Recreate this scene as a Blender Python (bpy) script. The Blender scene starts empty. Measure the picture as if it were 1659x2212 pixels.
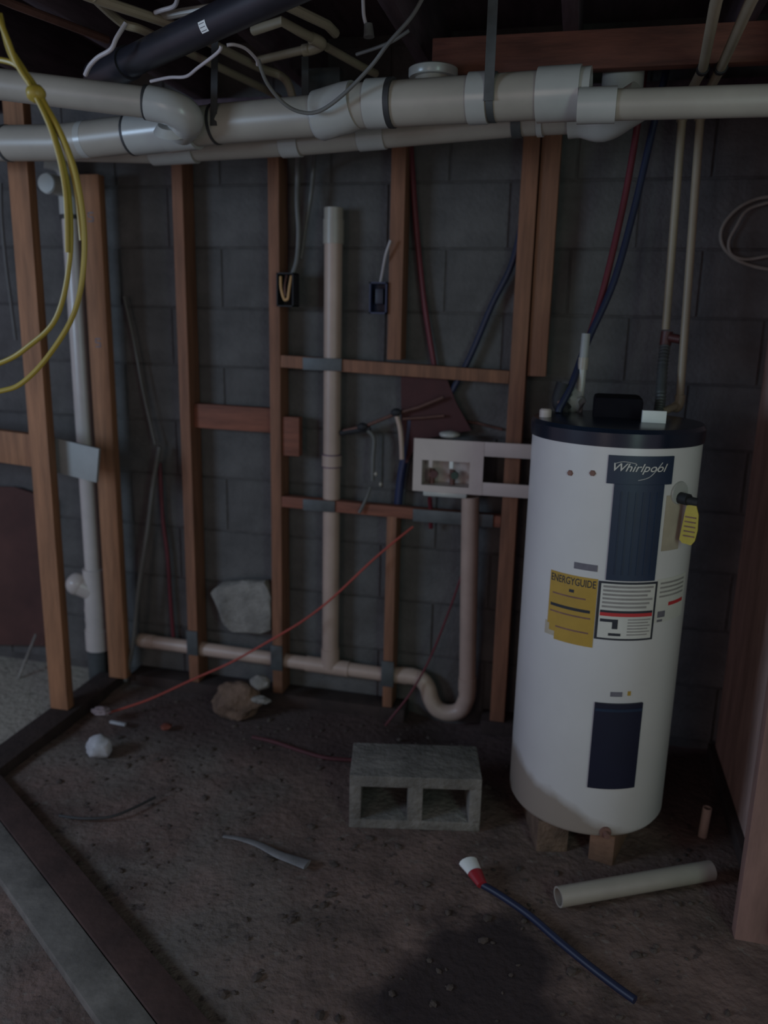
import bpy, bmesh, math, random
from mathutils import Vector, Matrix, noise
from math import sin, cos, pi, radians

random.seed(11)
SC = bpy.context.scene
COL = SC.collection

# ------------------------------------------------------------------ camera
cam_data = bpy.data.cameras.new('camera')
cam = bpy.data.objects.new('camera', cam_data)
COL.objects.link(cam)
SC.camera = cam
PSI, PITCH, ROLL = radians(13.0), radians(13.4), radians(1.32)
F0 = Vector((-sin(PSI), cos(PSI), 0)); R0 = Vector((cos(PSI), sin(PSI), 0)); ZZ = Vector((0, 0, 1))
FW = cos(PITCH) * F0 - sin(PITCH) * ZZ
U0 = sin(PITCH) * F0 + cos(PITCH) * ZZ
RT = cos(ROLL) * R0 + sin(ROLL) * U0
UP = -sin(ROLL) * R0 + cos(ROLL) * U0
M = Matrix.Identity(4)
for i in range(3):
    M[i][0], M[i][1], M[i][2] = RT[i], UP[i], -FW[i]
M[2][3] = 1.45
cam.matrix_world = M
cam_data.sensor_fit = 'VERTICAL'
cam_data.sensor_height = 36.0
cam_data.lens = 36.0 * 1745.0 / 2212.0
cam_data.clip_start = 0.05
cam_data.dof.use_dof = True
cam_data.dof.focus_distance = 1.75
cam_data.dof.aperture_fstop = 2.0

# ------------------------------------------------------------------ world, lights, exposure
W = bpy.data.worlds.new('world'); SC.world = W
W.use_nodes = True
W.node_tree.nodes['Background'].inputs[0].default_value = (0.76, 0.61, 0.78, 1)
W.node_tree.nodes['Background'].inputs[1].default_value = 0.31

def area_light(name, loc, target, sx, sy, power, colour):
    d = bpy.data.lights.new(name, 'AREA'); d.shape = 'RECTANGLE'; d.size = sx; d.size_y = sy
    d.energy = power; d.color = colour
    o = bpy.data.objects.new(name, d); COL.objects.link(o)
    o.location = loc
    o.rotation_euler = (Vector(target) - Vector(loc)).to_track_quat('-Z', 'Y').to_euler()
    return o
area_light('window_daylight', (-3.1, -0.15, 1.65), (0.1, 2.3, 0.7), 0.9, 0.7, 34.0, (0.52, 0.73, 1.0))
area_light('doorway_light', (-1.3, -2.6, 1.4), (-0.2, 2.7, 0.8), 0.9, 1.7, 10.0, (1.0, 0.84, 0.74))
area_light('side_doorway_light', (1.25, -0.4, 1.5), (0.3, 2.2, 0.8), 0.5, 1.5, 10.0, (0.66, 1.0, 0.88))

SC.view_settings.view_transform = 'Standard'
SC.view_settings.look = 'None'
SC.view_settings.gamma = 1.0
SC.view_settings.use_curve_mapping = False
SC.view_settings.exposure = 0.0

# ------------------------------------------------------------------ materials
def mat(name, c, rough=0.7, metal=0.0, var=0.25, scale=8.0, stretch=(1, 1, 1), c2=None, bump=0.0, bscale=None, spec=0.5):
    m = bpy.data.materials.new(name); m.use_nodes = True
    nt = m.node_tree; N = nt.nodes; L = nt.links
    b = N['Principled BSDF']
    b.inputs['Roughness'].default_value = rough
    b.inputs['Metallic'].default_value = metal
    b.inputs['Specular IOR Level'].default_value = spec
    tc = N.new('ShaderNodeTexCoord'); mp = N.new('ShaderNodeMapping')
    mp.inputs['Scale'].default_value = stretch
    L.new(tc.outputs['Object'], mp.inputs['Vector'])
    nz = N.new('ShaderNodeTexNoise'); nz.inputs['Scale'].default_value = scale
    nz.inputs['Detail'].default_value = 6; nz.inputs['Roughness'].default_value = 0.65
    L.new(mp.outputs[0], nz.inputs['Vector'])
    cr = N.new('ShaderNodeValToRGB')
    lo = tuple(max(0, x * (1 - var)) for x in c) if c2 is None else c2
    hi = tuple(min(1, x * (1 + var * 0.6)) for x in c)
    cr.color_ramp.elements[0].position = 0.32; cr.color_ramp.elements[0].color = (*lo, 1)
    cr.color_ramp.elements[1].position = 0.68; cr.color_ramp.elements[1].color = (*hi, 1)
    L.new(nz.outputs['Fac'], cr.inputs['Fac'])
    L.new(cr.outputs['Color'], b.inputs['Base Color'])
    if bump:
        n2 = N.new('ShaderNodeTexNoise'); n2.inputs['Scale'].default_value = bscale or scale * 6
        n2.inputs['Detail'].default_value = 5
        L.new(mp.outputs[0], n2.inputs['Vector'])
        bp = N.new('ShaderNodeBump'); bp.inputs['Strength'].default_value = bump
        bp.inputs['Distance'].default_value = 0.01
        L.new(n2.outputs['Fac'], bp.inputs['Height']); L.new(bp.outputs['Normal'], b.inputs['Normal'])
    return m

WOOD = mat('stud_wood', (0.215, 0.094, 0.050), 0.75, var=0.35, scale=5, stretch=(9, 9, 0.7), bump=0.15)
WOODR = mat('reddish_wood', (0.20, 0.068, 0.038), 0.75, var=0.35, scale=5, stretch=(1, 9, 9), bump=0.15)
WOODL = mat('left_stud_wood', (0.30, 0.14, 0.068), 0.75, var=0.35, scale=5, stretch=(9, 9, 0.7), bump=0.15)
DARKWOOD = mat('old_dark_wood', (0.090, 0.058, 0.070), 0.85, var=0.4, scale=6, stretch=(6, 0.8, 6), bump=0.15)
HEADER = mat('header_wood', (0.13, 0.042, 0.026), 0.8, var=0.45, scale=6, stretch=(0.8, 6, 6), bump=0.15)
PLATE = mat('dirty_plate_wood', (0.040, 0.025, 0.021), 0.9, var=0.45, scale=9, bump=0.3)
PLANK = mat('dirty_red_plank', (0.058, 0.030, 0.024), 0.9, var=0.4, scale=7, bump=0.3)
PALEB = mat('dusty_pale_board', (0.16, 0.145, 0.125), 0.9, var=0.4, scale=7, bump=0.3)
PANEL = mat('brown_panel', (0.24, 0.135, 0.11), 0.85, var=0.3, scale=4, stretch=(4, 4, 0.8), bump=0.1)
DARKRED = mat('dark_red_board', (0.055, 0.014, 0.014), 0.8, var=0.3, scale=6)
BLOCK = mat('concrete_block', (0.098, 0.092, 0.088), 0.95, var=0.3, scale=7, bump=0.5, bscale=70)
MORTAR = mat('mortar', (0.080, 0.073, 0.069), 0.95, var=0.3, scale=12, bump=0.4)
CINDER = mat('loose_cinder_block', (0.17, 0.155, 0.135), 0.95, var=0.45, scale=9, bump=0.7, bscale=60)
ROCK = mat('grey_rubble', (0.23, 0.215, 0.19), 0.95, var=0.4, scale=14, bump=0.6)
BROWNROCK = mat('brown_clod', (0.15, 0.095, 0.065), 0.95, var=0.45, scale=14, bump=0.6)
PVC = mat('cream_pvc', (0.34, 0.31, 0.26), 0.38, var=0.12, scale=5)
PVCT = mat('tan_pvc', (0.42, 0.31, 0.25), 0.45, var=0.15, scale=5)
FIT = mat('white_pvc_fitting', (0.40, 0.40, 0.37), 0.25, var=0.10, scale=5)
PVCW = mat('white_drain_pvc', (0.52, 0.46, 0.42), 0.30, var=0.12, scale=5)
CPVC = mat('tan_cpvc', (0.31, 0.26, 0.18), 0.45, var=0.15, scale=5)
BLACKP = mat('black_plastic', (0.016, 0.016, 0.022), 0.40, var=0.3, scale=8)
RUBBER = mat('black_rubber', (0.012, 0.012, 0.014), 0.7, var=0.3, scale=10)
STEEL = mat('galvanised_steel', (0.085, 0.092, 0.092), 0.55, 0.35, var=0.3, scale=12)
STEELL = mat('bright_steel_plate', (0.30, 0.31, 0.30), 0.6, 0.1, var=0.15, scale=6)
COPPER = mat('old_copper', (0.13, 0.06, 0.045), 0.6, 0.3, var=0.4, scale=9)
YELLOW = mat('yellow_cable', (0.36, 0.27, 0.040), 0.42, var=0.12, scale=9)
WHITEC = mat('white_cable', (0.42, 0.38, 0.38), 0.5, var=0.15, scale=9)
GREYC = mat('grey_cable', (0.12, 0.118, 0.108), 0.55, var=0.2, scale=9)
DARKC = mat('dark_cable', (0.035, 0.035, 0.035), 0.6, var=0.2, scale=9)
REDPEX = mat('red_pex', (0.115, 0.016, 0.024), 0.5, var=0.2, scale=9)
BLUEPEX = mat('blue_pex', (0.012, 0.017, 0.045), 0.5, var=0.2, scale=9)
ORANGE = mat('orange_cord', (0.36, 0.055, 0.038), 0.6, var=0.2, scale=9)
BLUEBOX = mat('blue_outlet_plastic', (0.012, 0.020, 0.065), 0.5, var=0.2, scale=9)
NAVY = mat('navy_paint', (0.012, 0.026, 0.055), 0.45, var=0.15, scale=6)
NAVYD = mat('dark_navy_plastic', (0.006, 0.008, 0.024), 0.5, var=0.15, scale=6)
LIDM = mat('black_navy_lid', (0.008, 0.014, 0.026), 0.25, var=0.2, scale=6)
LOGOM = mat('logo_silver', (0.55, 0.53, 0.48), 0.5, var=0.05)
LABELY = mat('energy_label_yellow', (0.42, 0.255, 0.036), 0.6, var=0.12, scale=12)
LABELW = mat('label_white', (0.58, 0.56, 0.50), 0.6, var=0.08, scale=12)
LABELG = mat('label_grey_print', (0.27, 0.25, 0.23), 0.6, var=0.15, scale=30)
INK = mat('label_ink', (0.020, 0.022, 0.030), 0.6, var=0.1)
INKS = mat('faded_ink', (0.14, 0.13, 0.15), 0.6, var=0.2, scale=40)
LABELR = mat('label_red', (0.50, 0.028, 0.030), 0.6, var=0.1)
BEIGE = mat('beige_sticker', (0.42, 0.36, 0.27), 0.6, var=0.15, scale=12)
TAGY = mat('yellow_tag', (0.42, 0.32, 0.035), 0.5, var=0.15, scale=20)
RUST = mat('rusty_bolt', (0.20, 0.10, 0.075), 0.7, var=0.3, scale=30)
WHITEP = mat('white_plastic', (0.48, 0.41, 0.37), 0.42, var=0.08, scale=8)
PAPER = mat('white_paper', (0.75, 0.76, 0.72), 0.8, var=0.08, scale=12)
FOILW = mat('pale_wrapper', (0.42, 0.42, 0.43), 0.6, var=0.3, scale=20)
REDCAP = mat('red_cap', (0.30, 0.018, 0.025), 0.45, var=0.1)
GREENK = mat('dark_green_knob', (0.018, 0.045, 0.030), 0.5, var=0.2)
BROWNK = mat('dark_red_knob', (0.070, 0.020, 0.018), 0.5, var=0.2)
STRIPM = mat('grey_flat_strip', (0.17, 0.165, 0.165), 0.6, var=0.3, scale=14)

# the tank's enamel: white, with a brown splash of dirt low on its left side
def enamel():
    m = mat('white_enamel', (0.62, 0.60, 0.58), 0.30, var=0.05, scale=3)
    N = m.node_tree.nodes; L = m.node_tree.links; b = N['Principled BSDF']
    base = b.inputs['Base Color'].links[0].from_socket
    tc = N.new('ShaderNodeTexCoord'); sp = N.new('ShaderNodeSeparateXYZ'); L.new(tc.outputs['Object'], sp.inputs[0])
    nz = N.new('ShaderNodeTexNoise'); nz.inputs['Scale'].default_value = 11; nz.inputs['Detail'].default_value = 5
    L.new(tc.outputs['Object'], nz.inputs['Vector'])
    # height + sideways offset + noise -> mask
    a = N.new('ShaderNodeMath'); a.operation = 'MULTIPLY_ADD'; L.new(sp.outputs['X'], a.inputs[0]); a.inputs[1].default_value = 0.45
    L.new(sp.outputs['Z'], a.inputs[2])
    c = N.new('ShaderNodeMath'); c.operation = 'MULTIPLY_ADD'; L.new(nz.outputs['Fac'], c.inputs[0]); c.inputs[1].default_value = 0.07
    L.new(a.outputs[0], c.inputs[2])
    r = N.new('ShaderNodeMapRange'); L.new(c.outputs[0], r.inputs['Value'])
    r.inputs['From Min'].default_value = 0.085; r.inputs['From Max'].default_value = 0.120
    r.inputs['To Min'].default_value = 0.75; r.inputs['To Max'].default_value = 0.0
    mx = N.new('ShaderNodeMix'); mx.data_type = 'RGBA'; L.new(r.outputs[0], mx.inputs[0])
    L.new(base, mx.inputs[6]); mx.inputs[7].default_value = (0.23, 0.165, 0.11, 1)
    L.new(mx.outputs[2], b.inputs['Base Color'])
    return m
ENAMEL = enamel()

# the floor: brown dirt, bare grey concrete beyond the left stud wall, a damp dark stain
def floor_material():
    m = mat('dirt_floor', (0.150, 0.098, 0.080), 0.95, var=0.5, scale=5, bump=0.8, bscale=45)
    N = m.node_tree.nodes; L = m.node_tree.links; b = N['Principled BSDF']
    base = b.inputs['Base Color'].links[0].from_socket
    tc = N.new('ShaderNodeTexCoord'); sp = N.new('ShaderNodeSeparateXYZ'); L.new(tc.outputs['Object'], sp.inputs[0])
    def nz(s, d=4):
        n = N.new('ShaderNodeTexNoise'); n.inputs['Scale'].default_value = s; n.inputs['Detail'].default_value = d
        L.new(tc.outputs['Object'], n.inputs['Vector']); return n.outputs['Fac']
    def rng(v, a, c, d, e):
        r = N.new('ShaderNodeMapRange'); r.interpolation_type = 'SMOOTHSTEP'; L.new(v, r.inputs['Value'])
        for k, x in zip(('From Min', 'From Max', 'To Min', 'To Max'), (a, c, d, e)): r.inputs[k].default_value = x
        return r.outputs[0]
    def ma(op, x, y):
        q = N.new('ShaderNodeMath'); q.operation = op
        for i, v in enumerate((x, y)):
            if isinstance(v, (int, float)): q.inputs[i].default_value = v
            else: L.new(v, q.inputs[i])
        return q.outputs[0]
    def mix(f, c0, c1):
        mx = N.new('ShaderNodeMix'); mx.data_type = 'RGBA'; L.new(f, mx.inputs[0])
        L.new(c0, mx.inputs[6]); mx.inputs[7].default_value = (*c1, 1); return mx.outputs[2]
    # dusty grey patches towards the left of the room
    dust = ma('MULTIPLY', rng(nz(2.3), 0.40, 0.62, 0.0, 1.0), rng(sp.outputs['X'], -0.2, -1.1, 0.0, 0.75))
    col = mix(dust, base, (0.18, 0.16, 0.135))
    wob = ma('MULTIPLY_ADD', nz(6), 0.10)
    slab = rng(sp.outputs['X'], -1.70, -1.76, 0.0, 0.9)
    col = mix(slab, col, (0.36, 0.33, 0.27))
    specks = rng(nz(38, 2), 0.63, 0.72, 0.0, 0.45)
    col = mix(specks, col, (0.19, 0.165, 0.14))
    grit = rng(nz(27, 3), 0.36, 0.28, 0.0, 0.6)
    col = mix(grit, col, (0.022, 0.016, 0.015))
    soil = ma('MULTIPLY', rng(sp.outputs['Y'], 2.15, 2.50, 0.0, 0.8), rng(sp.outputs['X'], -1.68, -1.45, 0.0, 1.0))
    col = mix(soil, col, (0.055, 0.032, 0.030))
    # the damp stain
    dx = ma('MULTIPLY', ma('SUBTRACT', sp.outputs['X'], -0.10), 2.6)
    dy = ma('MULTIPLY', ma('SUBTRACT', sp.outputs['Y'], 1.50), 2.4)
    rr = ma('ADD', ma('SQRT', ma('ADD', ma('MULTIPLY', dx, dx), ma('MULTIPLY', dy, dy)), 0.0), ma('MULTIPLY', nz(5), 0.9))
    stain = rng(rr, 0.85, 1.25, 0.9, 0.0)
    col = mix(stain, col, (0.020, 0.012, 0.013))
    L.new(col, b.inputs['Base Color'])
    return m
FLOORM = floor_material()

# ------------------------------------------------------------------ mesh helpers
class MB:
    def __init__(s): s.bm = bmesh.new()
    def box(s, lo, hi, rot=0.0, ctr=None, bevel=0.0, mtx=None):
        c = Vector([(a + b) / 2 for a, b in zip(lo, hi)]); d = [abs(b - a) for a, b in zip(lo, hi)]
        r = bmesh.ops.create_cube(s.bm, size=1.0)
        vs = r['verts']
        bmesh.ops.scale(s.bm, vec=d, verts=vs)
        if bevel:
            es = list({e for v in vs for e in v.link_edges})
            r2 = bmesh.ops.bevel(s.bm, geom=es, offset=min(bevel, min(d) * 0.3), segments=2, affect='EDGES', profile=0.6)
            vs = list({v for f in r2['faces'] for v in f.verts} | {v for v in vs if v.is_valid})
        if rot: bmesh.ops.rotate(s.bm, cent=(0, 0, 0), matrix=Matrix.Rotation(rot, 3, 'Z'), verts=vs)
        if mtx is not None: bmesh.ops.transform(s.bm, matrix=mtx, verts=vs)
        bmesh.ops.translate(s.bm, vec=c, verts=vs)
        return s
    def bar(s, a, b, w, h, up=(0, 0, 1), bevel=0.003):
        """a beam from a to b, w wide across, h along up"""
        a, b = Vector(a), Vector(b); d = b - a; L = d.length; z = d.normalized()
        x = Vector(up).cross(z)
        if x.length < 1e-4: x = Vector((1, 0, 0))
        x.normalize(); y = z.cross(x)
        m = Matrix((x, y, z)).transposed().to_4x4(); m.translation = (a + b) / 2
        r = bmesh.ops.create_cube(s.bm, size=1.0); vs = r['verts']
        bmesh.ops.scale(s.bm, vec=(w, h, L), verts=vs)
        if bevel:
            es = list({e for v in vs for e in v.link_edges})
            r2 = bmesh.ops.bevel(s.bm, geom=es, offset=bevel, segments=2, affect='EDGES', profile=0.6)
            vs = list({v for f in r2['faces'] for v in f.verts} | {v for v in vs if v.is_valid})
        bmesh.ops.transform(s.bm, matrix=m, verts=vs)
        return s
    def tube(s, pts, r, seg=14, cap=True, flat=None, up=None):
        pts = [Vector(p) for p in pts]; n = len(pts)
        rs = r if isinstance(r, (list, tuple)) else [r] * n
        rings = []; prev = None
        for i, p in enumerate(pts):
            t = (pts[min(i + 1, n - 1)] - pts[max(i - 1, 0)]).normalized()
            if prev is None:
                a = Vector((0, 0, 1)) if abs(t.z) < 0.9 else Vector((0, 1, 0))
                x = a.cross(t).normalized()
            else:
                x = prev - t * prev.dot(t)
                x = x.normalized() if x.length > 1e-5 else t.orthogonal().normalized()
            prev = x; y = t.cross(x)
            ry = rs[i] * (flat or 1.0)
            rings.append([s.bm.verts.new(p + x * cos(2 * pi * k / seg) * rs[i] + y * sin(2 * pi * k / seg) * ry) for k in range(seg)])
        for A, B in zip(rings, rings[1:]):
            for k in range(seg): s.bm.faces.new((A[k], A[(k + 1) % seg], B[(k + 1) % seg], B[k]))
        if cap:
            s.bm.faces.new(rings[0][::-1]); s.bm.faces.new(rings[-1])
        return s
    def pipe_open(s, a, b, r, wall=0.004, seg=20):
        """a straight hollow pipe with open ends"""
        a, b = Vector(a), Vector(b); z = (b - a).normalized(); x = z.orthogonal().normalized(); y = z.cross(x)
        R = lambda p, q: [s.bm.verts.new(p + (x * cos(2 * pi * k / seg) + y * sin(2 * pi * k / seg)) * q) for k in range(seg)]
        A, B, C, D = R(a, r), R(b, r), R(b, r - wall), R(a, r - wall)
        for P, Q in ((A, B), (B, C), (C, D), (D, A)):
            for k in range(seg): s.bm.faces.new((P[k], P[(k + 1) % seg], Q[(k + 1) % seg], Q[k]))
        return s
    def lathe(s, prof, seg=64, o=(0, 0, 0)):
        o = Vector(o); rings = []
        for (r, z) in prof:
            rings.append([s.bm.verts.new(o + Vector((r * cos(2 * pi * k / seg), r * sin(2 * pi * k / seg), z))) for k in range(seg)])
        for A, B in zip(rings, rings[1:]):
            for k in range(seg): s.bm.faces.new((A[k], A[(k + 1) % seg], B[(k + 1) % seg], B[k]))
        if prof[0][0] > 1e-6: s.bm.faces.new(rings[0][::-1])
        if prof[-1][0] > 1e-6: s.bm.faces.new(rings[-1])
        return s
    def prism(s, poly, nrm, depth):
        poly = [Vector(p) for p in poly]; nrm = Vector(nrm).normalized() * depth
        A = [s.bm.verts.new(p) for p in poly]; B = [s.bm.verts.new(p + nrm) for p in poly]
        n = len(A)
        s.bm.faces.new(A); s.bm.faces.new(B[::-1])
        for k in range(n): s.bm.faces.new((A[k], B[k], B[(k + 1) % n], A[(k + 1) % n]))
        return s
    def blob(s, c, rad, amp=0.3, fr=2.0, sub=3, seed=0, flat_bottom=None):
        r = bmesh.ops.create_icosphere(s.bm, subdivisions=sub, radius=1.0)
        c = Vector(c)
        for v in r['verts']:
            d = v.co.normalized(); k = 1 + amp * noise.noise(d * fr + Vector((seed * 7.3, seed * 3.1, 0))) + amp * 0.4 * noise.noise(d * fr * 3 + Vector((0, seed, 5)))
            v.co = c + Vector((d.x * rad[0], d.y * rad[1], d.z * rad[2])) * k
            if flat_bottom is not None and v.co.z < flat_bottom: v.co.z = flat_bottom
        return s
    def patch(s, t0, t1, z0, z1, R, th=0.0015, o=(0, 0), nt=10, nz=1, poly=None):
        """a thin sheet wrapped on the tank: angles t0..t1, heights z0..z1 (heater-local)"""
        P = lambda t, z, r: s.bm.verts.new((o[0] + r * sin(t), o[1] - r * cos(t), z))
        F = [[P(t0 + (t1 - t0) * i / nt, z0 + (z1 - z0) * j / nz, R + th) for i in range(nt + 1)] for j in range(nz + 1)]
        B = [[P(t0 + (t1 - t0) * i / nt, z0 + (z1 - z0) * j / nz, R - 0.002) for i in range(nt + 1)] for j in range(nz + 1)]
        for j in range(nz):
            for i in range(nt):
                s.bm.faces.new((F[j][i], F[j][i + 1], F[j + 1][i + 1], F[j + 1][i]))
        for i in range(nt):
            s.bm.faces.new((B[0][i], B[0][i + 1], F[0][i + 1], F[0][i])); s.bm.faces.new((F[nz][i], F[nz][i + 1], B[nz][i + 1], B[nz][i]))
        for j in range(nz):
            s.bm.faces.new((B[j][0], F[j][0], F[j + 1][0], B[j + 1][0])); s.bm.faces.new((F[j][nt], B[j][nt], B[j + 1][nt], F[j + 1][nt]))
        return s
    def build(s, name, m, parent=None, loc=None, smooth=True):
        bmesh.ops.recalc_face_normals(s.bm, faces=s.bm.faces)
        me = bpy.data.meshes.new(name); s.bm.to_mesh(me); s.bm.free()
        me.materials.append(m)
        if smooth:
            for p in me.polygons: p.use_smooth = True
            me.set_sharp_from_angle(angle=radians(35))
        o = bpy.data.objects.new(name, me); COL.objects.link(o)
        if loc is not None: o.location = loc
        if parent is not None: o.parent = parent
        return o

def tag(o, label=None, cat=None, group=None, kind=None):
    for k, v in (('label', label), ('category', cat), ('group', group), ('kind', kind)):
        if v: o[k] = v
    return o
def thing(name, label, cat, group=None, loc=(0, 0, 0)):
    o = bpy.data.objects.new(name, None); COL.objects.link(o); o.location = loc
    o.empty_display_size = 0.05
    return tag(o, label, cat, group)
def smooth_path(pts, n=8, closed=False):
    P = [Vector(p) for p in pts]; out = []; m = len(P)
    rng_ = range(m if closed else m - 1)
    for i in rng_:
        if closed: a, b, c, d = P[(i - 1) % m], P[i], P[(i + 1) % m], P[(i + 2) % m]
        else: a, b, c, d = P[max(i - 1, 0)], P[i], P[i + 1], P[min(i + 2, m - 1)]
        for k in range(n):
            t = k / n
            out.append(0.5 * ((2 * b) + (c - a) * t + (2 * a - 5 * b + 4 * c - d) * t * t + (3 * b - 3 * c + d - a) * t ** 3))
    out.append(P[0].copy() if closed else P[-1])
    return out
def ring_between(mb, a, b, t0, t1, r, seg=24):
    a, b = Vector(a), Vector(b)
    return mb.tube([a.lerp(b, t0), a.lerp(b, t1)], r, seg)

# ================================================================== STRUCTURE
WY = 2.80                                  # face of the block wall
# ---- floor
mb = MB()
nx, ny = 120, 110
x0, x1, y0, y1 = -4.2, 1.6, -1.2, 2.95
g = []
for j in range(ny + 1):
    row = []
    for i in range(nx + 1):
        x = x0 + (x1 - x0) * i / nx; y = y0 + (y1 - y0) * j / ny
        h = 0.010 * noise.noise(Vector((x * 2.2, y * 2.2, 0))) + 0.006 * noise.noise(Vector((x * 7, y * 7, 3)))
        h *= 1.0 if x > -1.7 else 0.2
        h -= 0.055 * math.exp(-((x + 0.37) / 0.14) ** 2 - ((y - 2.72) / 0.13) ** 2)   # pit dug around the trap
        row.append(mb.bm.verts.new((x, y, h - 0.010)))
    g.append(row)
for j in range(ny):
    for i in range(nx): mb.bm.faces.new((g[j][i], g[j][i + 1], g[j + 1][i + 1], g[j + 1][i]))
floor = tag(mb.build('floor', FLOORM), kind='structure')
tag(MB().box((x0, y0, -0.12), (x1, y1, -0.085)).build('floor_slab', MORTAR, floor))

# ---- block wall: mortar core and every block an object of its own
wall = MB().box((-4.2, WY + 0.005, -0.1), (1.4, WY + 0.2, 2.34)).build('wall_back', MORTAR)
tag(wall, kind='structure')
CH, BL = 0.2085, 0.405
def block_mesh(w, name='block'):
    m = MB().box((0.004, 0, 0.004), (w - 0.004, 0.05, CH - 0.004), bevel=0.003)
    bmesh.ops.recalc_face_normals(m.bm, faces=m.bm.faces)
    me = bpy.data.meshes.new(name); m.bm.to_mesh(me); m.bm.free(); me.materials.append(BLOCK); return me
full = block_mesh(BL)
for k in range(11):
    zb = 0.017 + CH * k
    xs = -4.18 + (0.0 if k % 2 else BL / 2) + 0.084
    while xs < 1.0:
        o = bpy.data.objects.new('block', full); COL.objects.link(o)
        o.parent = wall
        o.location = (xs, WY + random.uniform(-0.0015, 0.002), zb)
        xs += BL

# ---- ceiling: subfloor and joists running towards the wall
ceil = MB().box((-4.2, -1.2, 2.34), (1.6, 3.0, 2.36)).build('ceiling', DARKWOOD)
tag(ceil, kind='structure')
for i in range(13):
    x = -3.9 + 0.406 * i + 0.17
    MB().box((x - 0.019, -1.2, 2.15), (x + 0.019, WY, 2.34), bevel=0.003).build('joist', DARKWOOD, ceil)
# lighter lumber crosswise under the joists at the right
tag(MB().box((-0.42, 2.245, 2.062), (0.58, 2.283, 2.150), bevel=0.003).build('header_board', HEADER, ceil), 'reddish board across the joists')

# ---- right side: brown panelling with two studs in front
wr = MB().box((0.565, 1.80, 0.038), (0.59, 2.74, 2.15)).build('wall_right', mat('lightened_panel', (0.42, 0.28, 0.24), 0.85, var=0.3, scale=4, stretch=(4, 4, 0.8), bump=0.1))  # brown lightened in the colour, since the heater blocks the window light here
tag(wr, kind='structure')
MB().box((0.482, 1.852, -0.02), (0.563, 1.89, 2.15), bevel=0.003).build('stud', PANEL, wr)
MB().box((0.545, 1.895, -0.02), (0.63, 2.76, 0.037), bevel=0.003).build('bottom_plate', PLATE, wr)
MB().box((0.592, 1.80, 0.038), (0.62, 2.74, 2.15)).build('backing_board', DARKWOOD, wr)

# ================================================================== STUD WALL ALONG THE BLOCKS
FY = 2.708                                  # front face of the studs
fr = thing('stud_wall', 'orange brown stud frame standing along the grey block wall behind the pipes', 'frame')
def stud(x_l, w, z0, z1, m=WOOD, parent=fr, y=FY, d=0.088, name='stud'):
    return MB().box((x_l, y, z0), (x_l + w, y + d, z1), bevel=0.003).build(name, m, parent)
s1 = stud(-1.400, 0.040, 0.038, 2.11)
s2 = stud(-1.050, 0.040, 0.038, 2.11)
s3t = stud(-0.628, 0.048, 1.318, 2.11)
s3b = stud(-0.615, 0.036, 0.038, 0.775)
s4 = stud(-0.213, 0.052, 0.038, 2.11)
s5 = stud(-0.157, 0.060, 1.280, 2.11, d=0.07, y=FY + 0.014)
MB().box((-1.52, FY, 2.111), (0.54, FY + 0.088, 2.149), bevel=0.003).build('top_plate', DARKWOOD, fr)
MB().box((-1.66, FY - 0.005, -0.015), (-0.53, FY + 0.088, 0.038), bevel=0.003).build('bottom_plate', PLATE, fr)
MB().box((-0.245, FY - 0.005, -0.015), (-0.10, FY + 0.088, 0.038), bevel=0.003).build('bottom_plate', PLATE, fr)
up_b = MB().bar((-1.009, FY + 0.02, 1.300), (-0.214, FY + 0.02, 1.274), 0.04, 0.042).build('crosspiece', WOOD, fr)
lo_b = MB().bar((-1.009, FY + 0.02, 0.797), (-0.214, FY + 0.02, 0.784), 0.04, 0.040).build('crosspiece', WOODR, fr)
MB().bar((-1.359, FY + 0.05, 1.090), (-1.051, FY + 0.05, 1.086), 0.04, 0.088).build('blocking', WOODR, fr)
MB().box((-1.009, FY + 0.012, 0.965), (-0.945, FY + 0.05, 1.105), bevel=0.003).build('blocking', WOODR, fr)
def nail_plate(parent, lo, hi, m=STEEL):
    return tag(MB().box(lo, hi, bevel=0.001).build('nail_plate', m, parent), 'grey steel nail plate')
nail_plate(up_b, (-0.925, FY - 0.006, 1.274), (-0.785, FY - 0.001, 1.316))
nail_plate(lo_b, (-0.925, FY - 0.006, 0.773), (-0.805, FY - 0.001, 0.814))
nail_plate(lo_b, (-0.520, FY - 0.006, 0.764), (-0.240, FY - 0.001, 0.808))
nail_plate(s1, (-1.402, FY - 0.008, 0.155), (-1.357, FY - 0.001, 0.255))
nail_plate(s2, (-1.054, FY - 0.008, 0.135), (-1.008, FY - 0.001, 0.235))
nail_plate(s3b, (-0.620, FY - 0.008, 0.125), (-0.574, FY - 0.001, 0.225))

# ---- left partition, towards the camera
lp = thing('partition_frame', 'orange brown stud partition running out from the block wall at left', 'frame')
MB().box((-1.790, 0.2, -0.02), (-1.690, 2.705, 0.034), bevel=0.003).build('bottom_plate', PLATE, lp)
p1 = MB().box((-1.788, 2.372, 0.034), (-1.716, 2.412, 2.149), bevel=0.003).build('stud', WOODL, lp)
p2 = MB().box((-1.728, 2.665, 0.034), (-1.652, 2.703, 1.915), bevel=0.003).build('stud', WOODL, lp)
for zz in (1.775, 1.345):
    g_ = MB()
    for dx, dz, w_, h2 in ((0, 0.014, 0.022, 0.004), (0, 0.0, 0.018, 0.004), (0, -0.014, 0.022, 0.004), (-0.009, 0.007, 0.004, 0.014), (0.009, -0.007, 0.004, 0.014)):
        g_.box((-1.690 + dx - w_ / 2, 2.6643, zz + dz - h2 / 2), (-1.690 + dx + w_ / 2, 2.6655, zz + dz + h2 / 2))
    tag(g_.build('grade_stamp', INKS, p2), 'dark blurred lumber stamp')
MB().bar((-2.62, 2.51, 1.010), (-1.79, 2.45, 0.975), 0.036, 0.115).build('blocking', WOODL, lp)
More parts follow.
